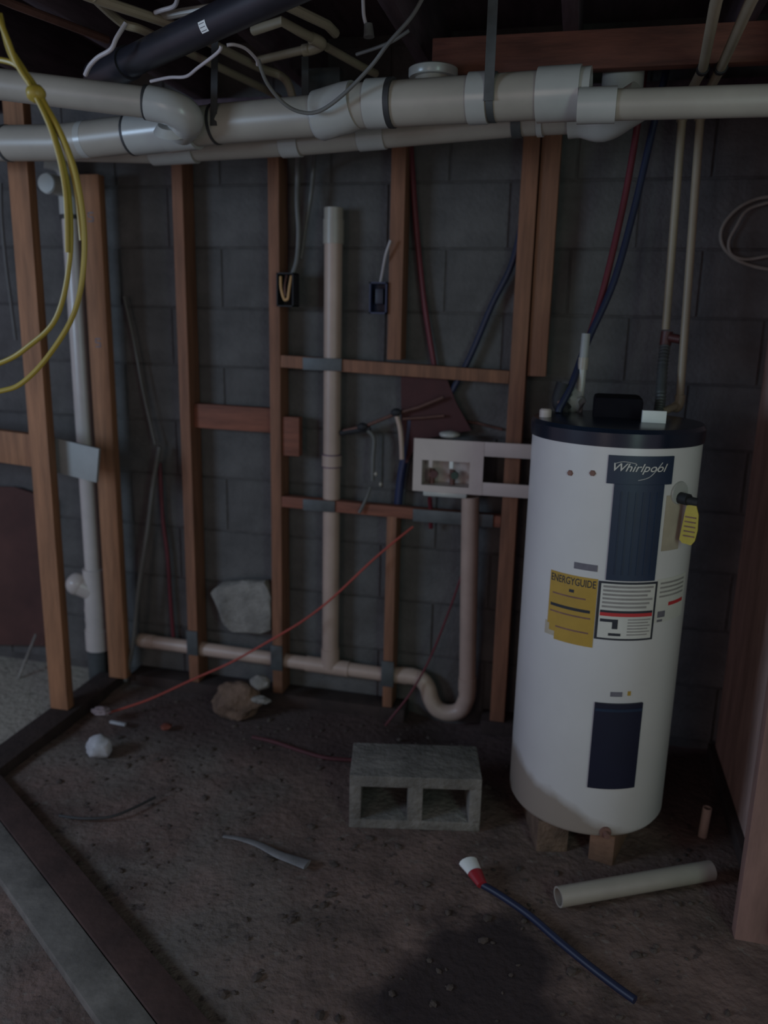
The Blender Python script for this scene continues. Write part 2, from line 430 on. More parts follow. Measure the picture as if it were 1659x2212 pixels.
tag(MB().bar((-1.80, 2.445, 0.976), (-1.570, 2.435, 0.941), 0.012, 0.120, bevel=0.001).build('blocking', STEELL, lp), 'pale grey plate covering the blocking')
MB().box((-2.60, 2.372, 0.0), (-2.53, 2.412, 2.149), bevel=0.003).build('stud', WOODL, lp)

# ================================================================== WATER HEATER
HX, HY, HZ, HR = 0.115, 2.240, 0.085, 0.220
wh = thing('water_heater', 'tall white cylindrical water heater with navy cover panels and black lid', 'water heater', loc=(HX, HY, HZ))
HB = 1.165 - HZ                               # body height
MB().lathe([(0.0, 0.004), (0.200, 0.004), (0.213, 0.008), (HR, 0.020), (HR, HB)], 96).build('tank', ENAMEL, wh)
MB().lathe([(0.0, 0.0), (0.196, 0.0), (0.199, 0.003), (0.199, 0.010)], 64).build('base_ring', RUBBER, wh)
MB().lathe([(HR - 0.01, HB - 0.004), (HR + 0.004, HB - 0.004), (HR + 0.005, HB + 0.030), (HR - 0.002, HB + 0.040), (HR - 0.02, HB + 0.042), (0.0, HB + 0.046)], 96).build('lid', LIDM, wh)
LT = HB + 0.044
def T(c): return c[0]
def Zl(c): return c[1] - HZ
# logo plate and the upper cover
A, B = (-0.105, 1.139), (0.638, 1.078)
MB().patch(T(A), T(B), Zl((-0.080, 1.072)), Zl((-0.107, 1.142)), HR, 0.004, nt=12).build('logo_plate', NAVY, wh)
lpz = (Zl((-0.080, 1.072)) + Zl((-0.107, 1.142))) / 2; lpt = (T(A) + T(B)) / 2
C0, C1 = (-0.020, 1.007), (0.538, 1.009)
uc = MB().patch(T(C0), T(C1), Zl((0.019, 0.826)), Zl((-0.045, 1.072)), HR, 0.006, nt=12).build('cover_panel', NAVY, wh)
for k in range(1, 7):
    t = T(C0) + (T(C1) - T(C0)) * k / 7
    MB().patch(t - 0.004, t + 0.004, Zl((0.014, 0.841)), Zl((-0.038, 1.054)), HR + 0.006, 0.0015, nt=2).build('rib', NAVY, uc)
D0, D1 = (-0.017, 0.432), (0.558, 0.432)
lc = MB().patch(T(D0), T(D1), Zl((0.297, 0.243)), Zl((0.197, 0.490)), HR, 0.006, nt=12).build('cover_panel', NAVYD, wh)
MB().patch(T(D0) + 0.01, T(D1) - 0.01, Zl((0.206, 0.468)), Zl((0.203, 0.476)), HR + 0.006, 0.0015, nt=8).build('seam', NAVY, lc)

def wrap_text(txt, name, m, parent, tc, zc, width, height=None, shear=0.0, R=HR, th=0.0012, bold=0.0):
    cu = bpy.data.curves.new(name, 'FONT'); cu.body = txt; cu.align_x = 'CENTER'; cu.align_y = 'CENTER'
    cu.size = 1.0; cu.shear = shear; cu.resolution_u = 3; cu.offset = bold
    to = bpy.data.objects.new(name, cu); COL.objects.link(to)
    bpy.context.view_layer.update()
    dg = bpy.context.evaluated_depsgraph_get()
    me = bpy.data.meshes.new_from_object(to.evaluated_get(dg))
    bpy.data.objects.remove(to); bpy.data.curves.remove(cu)
    xs = [v.co.x for v in me.vertices]; ys = [v.co.y for v in me.vertices]
    cx, cy = (min(xs) + max(xs)) / 2, (min(ys) + max(ys)) / 2
    s = width / (max(xs) - min(xs)); sy = s if height is None else height / (max(ys) - min(ys))
    for v in me.vertices:
        a = tc + (v.co.x - cx) * s / R; zz = zc + (v.co.y - cy) * sy
        v.co = ((R + th) * sin(a), -(R + th) * cos(a), zz)
    me.materials.clear(); me.materials.append(m)
    o = bpy.data.objects.new(name, me); COL.objects.link(o); o.parent = parent
    return o
logo = wh.children[3]
wrap_text('Whirlpool', 'lettering', LOGOM, logo, lpt - 0.01, lpz + 0.004, HR * (T(B) - T(A)) * 0.80, 0.026, 0.35, HR, 0.0058, 0.006)
# swoosh around the lettering
def wrap_line(pts, r, name, m, parent, R=HR, th=0.005):
    P = smooth_path([(a, b, 0) for a, b in pts], 6)
    return MB().tube([((R + th) * sin(p.x), -(R + th) * cos(p.x), p.y) for p in P], r, 6).build(name, m, parent)
hw = (T(B) - T(A)) / 2
wrap_line([(lpt - 0.78 * hw, lpz + 0.016), (lpt - 0.55 * hw, lpz + 0.021), (lpt - 0.2 * hw, lpz + 0.017)], 0.0008, 'swoosh', LOGOM, logo)
wrap_line([(lpt - 0.1 * hw, lpz - 0.024), (lpt + 0.25 * hw, lpz - 0.014), (lpt + 0.6 * hw, lpz + 0.020)], 0.0008, 'swoosh', LOGOM, logo)

# yellow energy label, torn at its lower left corner
E0, E1 = (-0.690, 0.735), (-0.102, 0.764)
ez1, ez0 = Zl((-0.383, 0.824)), Zl((-0.315, 0.639))
en = MB().patch(T(E0), T(E1), ez0 + 0.040, ez1, HR, 0.0012, nt=10)
en.patch(T(E0) + 0.11, T(E1), ez0, ez0 + 0.040, HR, 0.0012, nt=6)
en.patch(T(E0) + 0.03, T(E0) + 0.11, ez0 + 0.022, ez0 + 0.040, HR, 0.0012, nt=3)
en = tag(en.build('energy_label', LABELY, wh), 'yellow label with torn corner')
tag(MB().patch(T(E0) - 0.035, T(E0) + 0.12, ez0 + 0.008, ez0 + 0.045, HR, 0.0006, nt=4).build('torn_paper', BEIGE, en), 'pale torn label backing')
ew = HR * (T(E1) - T(E0)); ec = (T(E0) + T(E1)) / 2
wrap_text('ENERGYGUIDE', 'lettering', INK, en, ec, ez1 - 0.016, ew * 0.94, 0.020, 0, HR, 0.0016, 0.012)
MB().patch(ec - 0.03, ec + 0.03, ez1 - 0.046, ez1 - 0.038, HR, 0.0018, nt=2).build('print_line', INK, en)
MB().patch(T(E0) + 0.03, T(E1) - 0.06, ez1 - 0.094, ez1 - 0.086, HR, 0.0018, nt=6).build('print_line', INK, en)
for k, (a, b) in enumerate(((0.05, 0.12), (0.03, 0.05), (0.12, 0.06))):
    z = ez1 - (0.060, 0.110, 0.150)[k]
    MB().patch(T(E0) + a, T(E1) - b, z, z + 0.004, HR, 0.0018, nt=6).build('print_line', RUST, en)

# bordered warning label
W0, W1 = (-0.093, 0.739), (0.603, 0.741)
wz1, wz0 = Zl((0.197, 0.821)), Zl((0.262, 0.665))
wl = tag(MB().patch(T(W0), T(W1), wz0, wz1, HR, 0.0012, nt=12).build('warning_label', INK, wh), 'white bordered warning label')
def sub(nm, a0, a1, b0, b1, m, th=0.0020, parent=wl, t0=T(W0), t1=T(W1), z0=wz0, z1=wz1):
    return MB().patch(t0 + (t1 - t0) * a0, t0 + (t1 - t0) * a1, z0 + (z1 - z0) * b0, z0 + (z1 - z0) * b1, HR, th, nt=8).build(nm, m, parent)
sub('print_panel', 0.045, 0.955, 0.035, 0.965, LABELW)
for k in range(6):
    sub('print_line', 0.08, 0.92 - 0.05 * (k % 3), 0.90 - 0.068 * k, 0.936 - 0.068 * k, LABELG, 0.0024)
sub('print_line', 0.06, 0.94, 0.475, 0.515, INK, 0.0026)
sub('red_bar', 0.06, 0.94, 0.415, 0.475, LABELR, 0.0026)
sub('print_line', 0.07, 0.36, 0.315, 0.365, INK, 0.0026)
sub('print_line', 0.27, 0.36, 0.20, 0.315, INK, 0.0026)
sub('print_line', 0.22, 0.42, 0.08, 0.125, INK, 0.0026)
for k in range(6):
    sub('print_line', 0.52, 0.92 - 0.04 * (k % 2), 0.355 - 0.052 * k, 0.375 - 0.052 * k, LABELG, 0.0024)
# the second label, further round to the right
V0, V1 = (0.589, 0.767), (1.156, 0.742)
vz1, vz0 = Zl((0.595, 0.826)), Zl((0.663, 0.708))
vl = tag(MB().patch(T(V0) + 0.01, T(V1), vz0, vz1, HR, 0.0010, nt=8).build('rating_label', LABELW, wh), 'pale label beside the warning label')
kw = dict(parent=vl, t0=T(V0), t1=T(V1), z0=vz0, z1=vz1)
for k in range(4): sub('print_line', 0.10, 0.9, 0.88 - 0.10 * k, 0.92 - 0.10 * k, LABELG, 0.0016, **kw)
sub('red_bar', 0.38, 0.92, 0.36, 0.44, LABELR, 0.0018, **kw)
sub('print_line', 0.10, 0.30, 0.12, 0.26, INKS, 0.0018, **kw)
sub('print_line', 0.10, 0.24, 0.02, 0.07, INKS, 0.0018, **kw)
# faint small print above the yellow label and above the lower panel (too blurred to read)
m0 = (-0.255, 0.852)
tag(MB().patch(T(m0) - 0.135, T(m0) + 0.135, Zl(m0) - 0.009, Zl(m0) + 0.008, HR, 0.0012, nt=6).build('small_print', INKS, wh), 'faded dark small print')
m1 = (0.226, 0.516)
tag(MB().patch(T(m1) - 0.075, T(m1) + 0.065, Zl(m1) - 0.007, Zl(m1) + 0.006, HR, 0.0012, nt=6).build('small_print', INKS, wh), 'faded dark small print')
m2 = (0.376, 0.518)
MB().patch(T(m2) - 0.02, T(m2) + 0.02, Zl(m2) - 0.006, Zl(m2) + 0.006, HR, 0.0012, nt=3).build('small_print', LABELY, wh)
for c in ((-0.529, 1.086), (-0.265, 1.093)):
    p = Vector((HR * sin(T(c)), -HR * cos(T(c)), Zl(c))); n = Vector((sin(T(c)), -cos(T(c)), 0))
    tag(MB().tube([p - n * 0.003, p + n * 0.004], [0.009, 0.007], 6).build('bolt', RUST, wh), 'rusty bolt')
# drain valve low on the front
c = (0.247, 0.110); n = Vector((sin(T(c)), -cos(T(c)), 0)); p = n * HR + Vector((0, 0, Zl(c)))
dv = MB().tube([p - n * 0.004, p + n * 0.006], 0.016, 16).build('drain_valve', RUST, wh)
MB().tube([p + n * 0.006, p + n * 0.022], 0.008, 12).build('spout', RUST, dv)
# beige sticker, relief valve and its hanging yellow tag on the right
b0, b1 = (0.601, 0.997), (0.875, 0.991)
tag(MB().patch(T(b0), T(b1), Zl((0.761, 0.900)), Zl((0.667, 1.043)), HR, 0.0010, nt=5).build('sticker', BEIGE, wh), 'beige sticker beside the relief valve')
c = (0.790, 1.035); n = Vector((sin(T(c)), -cos(T(c)), 0)); p = n * HR + Vector((0, 0, Zl(c)))
tv = tag(MB().lathe([(0.0, 0.0), (0.030, 0.0), (0.028, 0.004), (0.0, 0.005)], 20).build('relief_valve', FIT, wh), 'black and cream relief valve')
tv.rotation_euler = Vector(n).to_track_quat('Z', 'Y').to_euler(); tv.location = p + Vector((0, 0, 0.012))
vb = tag(MB().tube([p - n * 0.004, p + n * 0.030], 0.015, 12).tube([p + n * 0.022 + Vector((-0.004, 0, -0.002)), p + n * 0.030 + Vector((0.020, 0.0, -0.006))], 0.012, 12).build('valve_body', RUBBER, wh), 'black valve body')
tp = p + n * 0.034 + Vector((0.004, -0.004, -0.012))
tw = Vector((cos(0.45), -sin(0.45), 0)) * 1.0
prof = [(-0.012, 0.0), (0.012, 0.0), (0.020, -0.022), (0.022, -0.060), (0.018, -0.088), (0.010, -0.100), (-0.014, -0.098), (-0.022, -0.090), (-0.018, -0.05), (-0.015, -0.02)]
tagp = tag(MB().prism([tp + tw * a * 0.95 + Vector((0, 0, b)) for a, b in prof], (sin(0.45), cos(0.45), 0), 0.004).build('valve_tag', TAGY, wh), 'yellow hanging tag')
for k in range(5):
    z = -0.030 - 0.012 * k
    MB().bar(tp + tw * -0.012 + Vector((-0.0003, -0.0015, z)), tp + tw * 0.014 + Vector((-0.0003, -0.0015, z)), 0.002, 0.003, bevel=0).build('print_line', RUST, tagp)
# fittings on the lid: heater-local coordinates
def hl(p): return Vector(p) - Vector((HX, HY, HZ))
nub = hl((-0.086, 2.200, 1.201)); nub.z = LT
MB().lathe([(0.016, -0.006), (0.016, 0.016), (0.012, 0.020), (0.0, 0.021)], 16, nub + Vector((0.014, 0, 0))).build('lid_nipple', WHITEP, wh)
ja = hl((0.056, 2.300, 1.203)); jb = hl((0.178, 2.300, 1.209))
jx0, jx1 = ja.x, jb.x
jbx = MB().box((jx0 - 0.004, -0.01, LT - 0.01), (jx1, 0.13, LT + 0.054), bevel=0.012)
tag(jbx.build('wiring_cover', mat('matt_black', (0.010, 0.009, 0.012), 0.95, spec=0.1), wh), 'black wiring cover on the lid')
pb0 = hl((0.172, 2.190, 1.214)); pb1 = hl((0.231, 2.190, 1.217))
tag(MB().box((pb0.x, -0.075, LT - 0.006), (pb1.x, -0.060, LT + 0.030), rot=0.05, bevel=0.001).build('paper_tag', PAPER, wh), 'small white tag standing on the lid')

# supports under the tank
s = MB().box((-0.045, 2.075, -0.02), (0.045, 2.345, 0.083), rot=0.25, bevel=0.006).build('support_block', BROWNROCK)
tag(s, 'brown brick under the left front of the white water heater', 'brick')
s = MB().box((0.172, 2.055, -0.02), (0.242, 2.335, 0.083), rot=-0.30, bevel=0.006).build('support_block', mat('orange_brick', (0.19, 0.10, 0.06), 0.9, var=0.3, scale=12, bump=0.4))
tag(s, 'orange brown brick under the right front of the white water heater', 'brick')
# ---- pipes to the tank
cold = thing('cold_inlet_pipe', 'grey white riser standing on the left of the heater lid', 'pipe')
ci = [(0.018, 2.360, 1.425), (0.014, 2.360, 1.220)]
ct, cb = Vector(ci[0]), Vector(ci[1]); cb.z = HZ + LT - 0.002
MB().tube([cb, cb.lerp(ct, 0.62)], 0.011, 16).build('pipe', FIT, cold)
MB().tube([cb.lerp(ct, 0.55), cb.lerp(ct, 0.70)], 0.014, 16).build('coupling', PVC, cold)
MB().tube([cb.lerp(ct, 0.70), ct], 0.012, 16).build('pipe', STEELL, cold)
MB().blob(cb + Vector((-0.012, 0, 0.030)), (0.028, 0.022, 0.034), 0.3, 2.5, 3, 4).build('fitting', STEELL, cold)
MB().tube(smooth_path([cb + Vector((-0.035, -0.02, 0.002)), cb + Vector((-0.055, -0.02, 0.03)), cb + Vector((-0.046, -0.015, 0.080))], 5), 0.021, 12).build('elbow', RUBBER, cold)
MB().blob(cb + Vector((-0.052, -0.03, 0.03)), (0.013, 0.012, 0.014), 0.2, 2, 2, 5).build('brass_nut', COPPER, cold)

rl = smooth_path([(0.121, 2.560, 2.141), (0.113, 2.550, 1.972), (0.093, 2.520, 1.772), (0.054, 2.460, 1.528), (0.017, 2.420, 1.373)], 8)
tag(MB().tube(rl, 0.0095, 12).build('red_supply_tube', REDPEX), 'red flexible tube slanting down to the heater lid beside the dark blue one', 'tube')
bl = smooth_path([(0.178, 2.540, 2.133), (0.157, 2.530, 1.991), (0.124, 2.500, 1.769), (0.083, 2.450, 1.566), (0.025, 2.400, 1.406), (-0.010, 2.340, 1.286), (-0.040, 2.310, 1.216)], 8)
bl[-1].z = HZ + LT
tag(MB().tube(bl, 0.0100, 12).build('blue_supply_tube', BLUEPEX), 'dark blue flexible tube slanting down to the left of the heater lid', 'tube')

hot = thing('hot_outlet_pipe', 'tan pipe pair from the ceiling ending in a dark flexible connector on the heater lid', 'pipe')
pa = [(0.204, 1.800, 2.057), (0.238, 2.220, 2.058), (0.262, 2.520, 2.050)]
pa = [Vector(p) for p in pa]
for p in pa: p.z = 2.045
a_top = Vector((0.233, 2.560, 2.005)); a_bot = Vector((0.246, 2.560, 1.440))
pa[-1] = Vector((a_top.x, a_top.y, 2.045))
MB().tube([Vector((pa[0].x - 0.05, 0.6, 2.045)), pa[0], pa[1], pa[-1] + Vector((0, 0.005, 0))], 0.0115, 14).build('ceiling_run', CPVC, hot)
MB().tube(smooth_path([pa[-1] + Vector((0, -0.03, 0)), pa[-1], pa[-1] + Vector((0, 0.0, -0.04))], 5), 0.0145, 14).build('elbow', CPVC, hot)
MB().tube([pa[-1], a_bot], 0.0115, 14).build('riser', CPVC, hot)
f0 = Vector((0.256, 2.550, 1.423)); f1 = Vector((0.236, 2.420, 1.225)); f1.z = HZ + LT - 0.004
hv = MB().tube([f0 + Vector((-0.006, 0, 0.012)), f0 + Vector((-0.008, 0, -0.028))], 0.017, 14).build('shutoff_valve', BROWNK, hot)
MB().tube([f0 + Vector((0, -0.01, -0.005)), f0 + Vector((0.030, -0.02, -0.010))], 0.013, 12).build('handle', BROWNK, hv)
fl = [f0 + Vector((-0.008, 0, -0.028)), f0.lerp(f1, 0.4) + Vector((-0.006, 0, 0)), f0.lerp(f1, 0.8), f1]
fp = smooth_path(fl, 14)
MB().tube(fp, [0.0135 + 0.0022 * (i % 2) for i in range(len(fp))], 14).build('flexible_connector', STEEL, hot)
pb = [Vector(p) for p in [(0.266, 1.800, 2.054), (0.278, 2.220, 2.057), (0.318, 2.560, 2.057)]]
b_top = Vector((0.280, 2.560, 2.003)); b_bot = Vector((0.299, 2.500, 1.236))
for p in pb: p.z = 2.045
pb[-1] = Vector((b_top.x, b_top.y, 2.045))
rt = thing('relief_line', 'right hand tan pipe from the ceiling to an elbow beside the heater lid', 'pipe')
MB().tube([Vector((pb[0].x + 0.02, 0.6, 2.045)), pb[0], pb[1], pb[-1] + Vector((0, 0.005, 0))], 0.0115, 14).build('ceiling_run', CPVC, rt)
MB().tube(smooth_path([pb[-1] + Vector((0, -0.03, 0)), pb[-1], pb[-1] + Vector((0, 0.0, -0.04))], 5), 0.0145, 14).build('elbow', CPVC, rt)
MB().tube([pb[-1], b_bot], 0.0115, 14).build('riser', CPVC, rt)
e1 = Vector((0.261, 2.460, 1.217))
MB().tube(smooth_path([b_bot + Vector((0, 0, 0.02)), b_bot, b_bot + Vector((-0.006, -0.004, -0.016)), b_bot.lerp(e1, 0.4) + Vector((0, 0, -0.006))], 4), 0.0145, 14).build('elbow', CPVC, rt)
e2 = Vector((f1.x + 0.012, f1.y, e1.z - 0.004))
MB().tube([b_bot.lerp(e1, 0.35) + Vector((0, 0, -0.006)), e2], 0.011, 14).build('stub', CPVC, rt)
for k, (o_, q) in enumerate(((pa, 0), (pb, 1))):
    MB().tube([o_[1] + Vector((0.0, -0.009, 0)), o_[1] + Vector((0.0, 0.009, 0))], 0.015, 12).build('pipe_clip', RUBBER, (hot, rt)[k])

# ================================================================== OVERHEAD DRAIN PIPES
mdn = thing('main_drain', 'thick cream drain pipe hung across the room under the joists', 'pipe')
mp = [Vector(p) for p in [(-2.111, 2.220, 1.933), (-1.459, 2.170, 1.912), (-0.959, 2.120, 1.936), (-0.668, 2.080, 1.938), (-0.568, 2.060, 1.955), (-0.016, 2.020, 1.953)]]
MB().tube(mp[:4], 0.048, 28).build('pipe', PVC, mdn)
MB().tube([mp[4].lerp(mp[3], 0.15), mp[5]], 0.051, 28).build('pipe', PVC, mdn)
tag(MB().tube([mp[3].lerp(mp[2], 0.02), mp[3], mp[4].lerp(mp[3], 0.25), mp[4]], [0.052, 0.058, 0.058, 0.055], 28).build('elbow', FIT, mdn), 'glossy white elbow')
def collar(a, b, t0, t1, r, m, nm='coupling', parent=mdn): return ring_between(MB(), a, b, t0, t1, r, 28).build(nm, m, parent)
R_ = (mp[4], mp[5])
collar(*R_, 0.055, 0.150, 0.0555, FIT)
collar(*R_, 0.152, 0.175, 0.0560, DARKC, 'strap')
collar(*R_, 0.505, 0.585, 0.0560, FIT)
collar(*R_, 0.590, 0.620, 0.0535, STEEL, 'strap')
collar(*R_, 0.790, 0.960, 0.0580, FIT)
collar(*R_, 0.960, 1.000, 0.0530, FIT, 'hub')
L_ = (mp[1], mp[2])
collar(*L_, 0.16, 0.20, 0.0485, FIT, 'joint_ring')
collar(*L_, 0.48, 0.70, 0.0540, FIT)
collar(*L_, 0.47, 0.485, 0.0545, DARKC, 'joint_ring')
collar(*L_, 0.70, 0.87, 0.0560, FIT, 'wye_fitting')
collar(*L_, 0.985, 1.0, 0.0500, DARKC, 'joint_ring')
collar(mp[0], mp[1], 0.72, 0.735, 0.0495, STEEL, 'joint_ring')
# round cleanout cap peeping over the pipe
cc = Vector((-0.407, 2.200, 2.054))
tag(MB().tube([Vector((cc.x, cc.y, 1.95)), cc], 0.045, 24).build('cleanout_riser', PVC, mdn))
MB().lathe([(0.0, -0.010), (0.060, -0.010), (0.062, -0.006), (0.062, 0.010), (0.056, 0.014), (0.0, 0.015)], 32, cc).build('cleanout_cap', FIT, mdn)
# hangers
hx = mp[4].lerp(mp[5], 0.605)
MB().bar((hx.x - 0.004, hx.y - 0.056, hx.z - 0.02), (hx.x - 0.004, hx.y - 0.060, 2.152), 0.022, 0.002, up=(0, 1, 0), bevel=0).build('hanger_strap', STEEL, mdn)
hx = mp[2]
MB().bar((hx.x + 0.012, hx.y - 0.050, hx.z - 0.015), (hx.x + 0.018, hx.y - 0.040, 2.152), 0.018, 0.002, up=(0, 1, 0), bevel=0).build('hanger_strap', DARKC, mdn)

# the smaller drain behind and below it
sd = thing('rear_drain', 'slimmer cream drain pipe running just behind and below the thick one', 'pipe')
sp_ = [Vector(p) for p in [(-1.588, 2.360, 1.935), (-1.251, 2.340, 1.917), (-0.792, 2.300, 1.923), (-0.180, 2.260, 1.949), (-0.028, 2.240, 1.948)]]
MB().tube(sp_, 0.034, 24).build('pipe', PVC, sd)
q0, q1 = sp_[1], sp_[2]
ring_between(MB(), q0, q1, -0.03, 0.28, 0.039, 24).build('coupling', FIT, sd)
ring_between(MB(), q0, q1, 0.88, 1.0, 0.038, 24).build('coupling', FIT, sd)
q0, q1 = sp_[2], sp_[3]
ring_between(MB(), q0, q1, 0.28, 0.40, 0.037, 24).build('coupling', FIT, sd)
ring_between(MB(), q0, q1, 0.955, 0.995, 0.0375, 24).build('strap', STEEL, sd)
q0, q1 = sp_[3], sp_[4]
ring_between(MB(), q0, q1, 0.25, 0.34, 0.038, 24).build('coupling', FIT, sd)
el = smooth_path([sp_[4].lerp(sp_[3], 0.25), sp_[4], Vector((0.020, 2.220, 1.934)), Vector((0.066, 2.180, 1.951)), Vector((0.101, 2.160, 1.968))], 5)
tag(MB().tube(el, 0.045, 24).build('elbow', FIT, sd), 'white elbow at the end')
MB().bar((sp_[2].x, sp_[2].y + 0.036, sp_[2].z), (sp_[2].x, sp_[2].y + 0.036, 2.15), 0.02, 0.002, up=(0, 1, 0), bevel=0).build('hanger_strap', STEEL, sd)

# the branch at right
rb = thing('right_branch', 'cream drain branch leaving the thick pipe towards the right wall', 'pipe')
rp = [Vector(p) for p in [(-0.017, 1.970, 1.914), (0.379, 1.950, 1.906)]]
rp[1].x = 0.56
MB().tube(rp, 0.0315, 24).build('pipe', PVC, rb)
ring_between(MB(), *rp, -0.04, 0.10, 0.037, 24).build('hub', FIT, rb)
rz = Vector((0.060, 2.345, 2.065))
MB().tube([Vector((rz.x, rz.y, rz.z - 0.045)), Vector((rz.x, rz.y, rz.z + 0.026))], 0.052, 24).build('coupling', FIT, rb)
MB().tube([Vector((rz.x, rz.y, rz.z + 0.026)), Vector((rz.x, rz.y, 2.152))], 0.040, 24).build('riser', PVC, rb)
MB().tube([Vector((rz.x, rz.y, rz.z - 0.04)), Vector((rz.x, rz.y - 0.12, rp[0].z + 0.03)), Vector((rz.x, 1.985, rp[0].z + 0.012))], 0.018, 16).build('stub', PVC, rb)

# the branch at upper left
lb = thing('left_branch', 'pale drain branch sloping in from upper left to an elbow on the thick pipe', 'pipe')
lpth = [Vector(p) for p in [(-1.745, 1.860, 2.019), (-1.434, 1.900, 1.992), (-1.076, 1.980, 1.957)]]
MB().tube(lpth, 0.036, 24).build('pipe', PVC, lb)
a, b = lpth[1], lpth[2]
d = (b - a).normalized()
MB().tube([b - d * 0.01, b + d * 0.004], 0.040, 24).build('strap', DARKC, lb)
endp = Vector((-1.042, 2.080, 1.919))
tag(MB().tube(smooth_path([b, Vector((-1.020, 1.990, 1.945)), Vector((-0.995, 2.020, 1.929)), endp], 6), [0.041] * 19, 24).build('elbow', FIT, lb), 'greenish white elbow')
tag(MB().tube([Vector((-1.052, 2.050, 1.923)), Vector((-1.055, 2.060, 1.908))], [0.036, 0.05], 20).build('hub', FIT, lb), 'glossy hub')

# wooden block between joists and drain
wb = MB().box(((-0.832, 2.440, 2.135)[0], 2.44, 1.98), ((-0.723, 2.440, 2.131)[0], 2.478, 2.15), bevel=0.003).build('hanging_board', STEEL)
tag(wb, 'dull grey board hanging from the joists above the drain pipes', 'board')

# black pipe with a white sticker
bp = thing('black_pipe', 'thick black plastic pipe slanting up under the joists with a white sticker', 'pipe')
b0_, b1_ = Vector((-1.227, 2.040, 2.046)), Vector((-0.567, 1.620, 2.042))
b0_.z = 2.045; b1_.z = 2.060
MB().tube([b0_, b1_ + (b1_ - b0_) * 1.6], 0.034, 28).build('pipe', BLACKP, bp)
MB().tube([b0_ - (b1_ - b0_) * 0.06, b0_ + (b1_ - b0_) * 0.16], 0.039, 28).build('coupling', BLACKP, bp)
mid = Vector((-0.811, 1.750, 2.021))
ax = (b1_ - b0_).normalized()
tt = (mid - b0_).dot(ax); cen = b0_ + ax * tt
side = Vector((0, -1, -0.45)); side = (side - ax * side.dot(ax)).normalized(); oth = ax.cross(side)
st = MB()
vs = [[st.bm.verts.new(cen + ax * u + (side * cos(w) + oth * sin(w)) * 0.0348) for u in (-0.013, 0.013)] for w in (-0.32, -0.16, 0, 0.16, 0.32)]
for A_, B_ in zip(vs, vs[1:]): st.bm.faces.new((A_[0], A_[1], B_[1], B_[0]))
stk = st.build('sticker', PAPER, bp)
tag(stk, 'small white printed sticker')
for k in (-0.2, 0.0, 0.2):
    MB().tube([cen + ax * u + (side * cos(k) + oth * sin(k)) * 0.0350 for u in (-0.010, 0.008)], 0.0007, 4).build('print_line', INKS, stk)

# ---- thin tan water lines under the joists
ZC = 2.125
def line(name, label, cat, pts, r, m, sm=0, seg=10, group=None):
    P = smooth_path(pts, sm) if sm else pts
    return tag(MB().tube(P, r, seg).build(name, m), label, cat, group)
line('water_line', 'long tan water line passing above the black pipe and curling down at its right end', 'pipe',
     [(-1.119, 1.734, 2.125), (-1.091, 1.803, 2.125), (-0.991, 2.003, 2.125), (-0.960, 2.161, 2.125), (-0.921, 2.332, 2.125), (-0.885, 2.385, 2.120)] + [(-0.851, 2.360, 2.091), (-0.839, 2.370, 2.052)], 0.0115, CPVC, 5)
line('water_line', 'tan water line nearest the left branch, passing under the long one', 'pipe',
     [(-1.094, 1.782, 2.125), (-1.112, 1.885, 2.125), (-1.106, 1.931, 2.118), (-1.082, 1.956, 2.115), (-1.065, 2.032, 2.115), (-1.038, 2.187, 2.115), (-1.008, 2.330, 2.115), (-0.976, 2.495, 2.115), (-0.966, 2.601, 2.115)], 0.0105, CPVC, 5)
line('water_line', 'short tan water line branching right towards the top of the black pipe', 'pipe',
     [(-1.017, 1.949, 2.135), (-0.954, 1.932, 2.135), (-0.847, 1.913, 2.135)], 0.0095, PVC)
tee = thing('bent_water_line', 'tan water line bent back on itself in a sharp elbow right of the black pipe', 'pipe')
MB().tube([(-0.828, 2.053, 2.128), (-0.738, 2.004, 2.128), (-0.714, 2.091, 2.128), (-0.693, 2.156, 2.128)], 0.0115, 12).build('pipe', CPVC, tee)
MB().tube(smooth_path([(-0.705, 2.126, 2.128), (-0.688, 2.157, 2.124), (-0.714, 2.176, 2.120), (-0.745, 2.182, 2.118)], 5), 0.0145, 12).build('elbow', CPVC, tee)
MB().tube([(-0.725, 2.171, 2.118), (-0.889, 2.241, 2.118)], 0.0105, 12).build('pipe', CPVC, tee)
line('water_line', 'faint tan water line high in the joists above the bent one', 'pipe',
     [(-0.718, 1.882, 2.135), (-0.644, 2.066, 2.135), (-0.642, 2.125, 2.135)], 0.0115, CPVC)
line('water_line', 'tan water line continuing right of the sharp elbow towards the thick drain', 'pipe',
     [(-0.687, 2.200, 2.128), (-0.643, 2.364, 2.128), (-0.617, 2.442, 2.128)], 0.0105, CPVC)
line('copper_line', 'thin dark brown copper line high at the left under the joists', 'pipe',
     [(-1.329, 1.725, 2.130), (-1.312, 1.809, 2.130), (-1.231, 2.062, 2.130)], 0.010, COPPER)
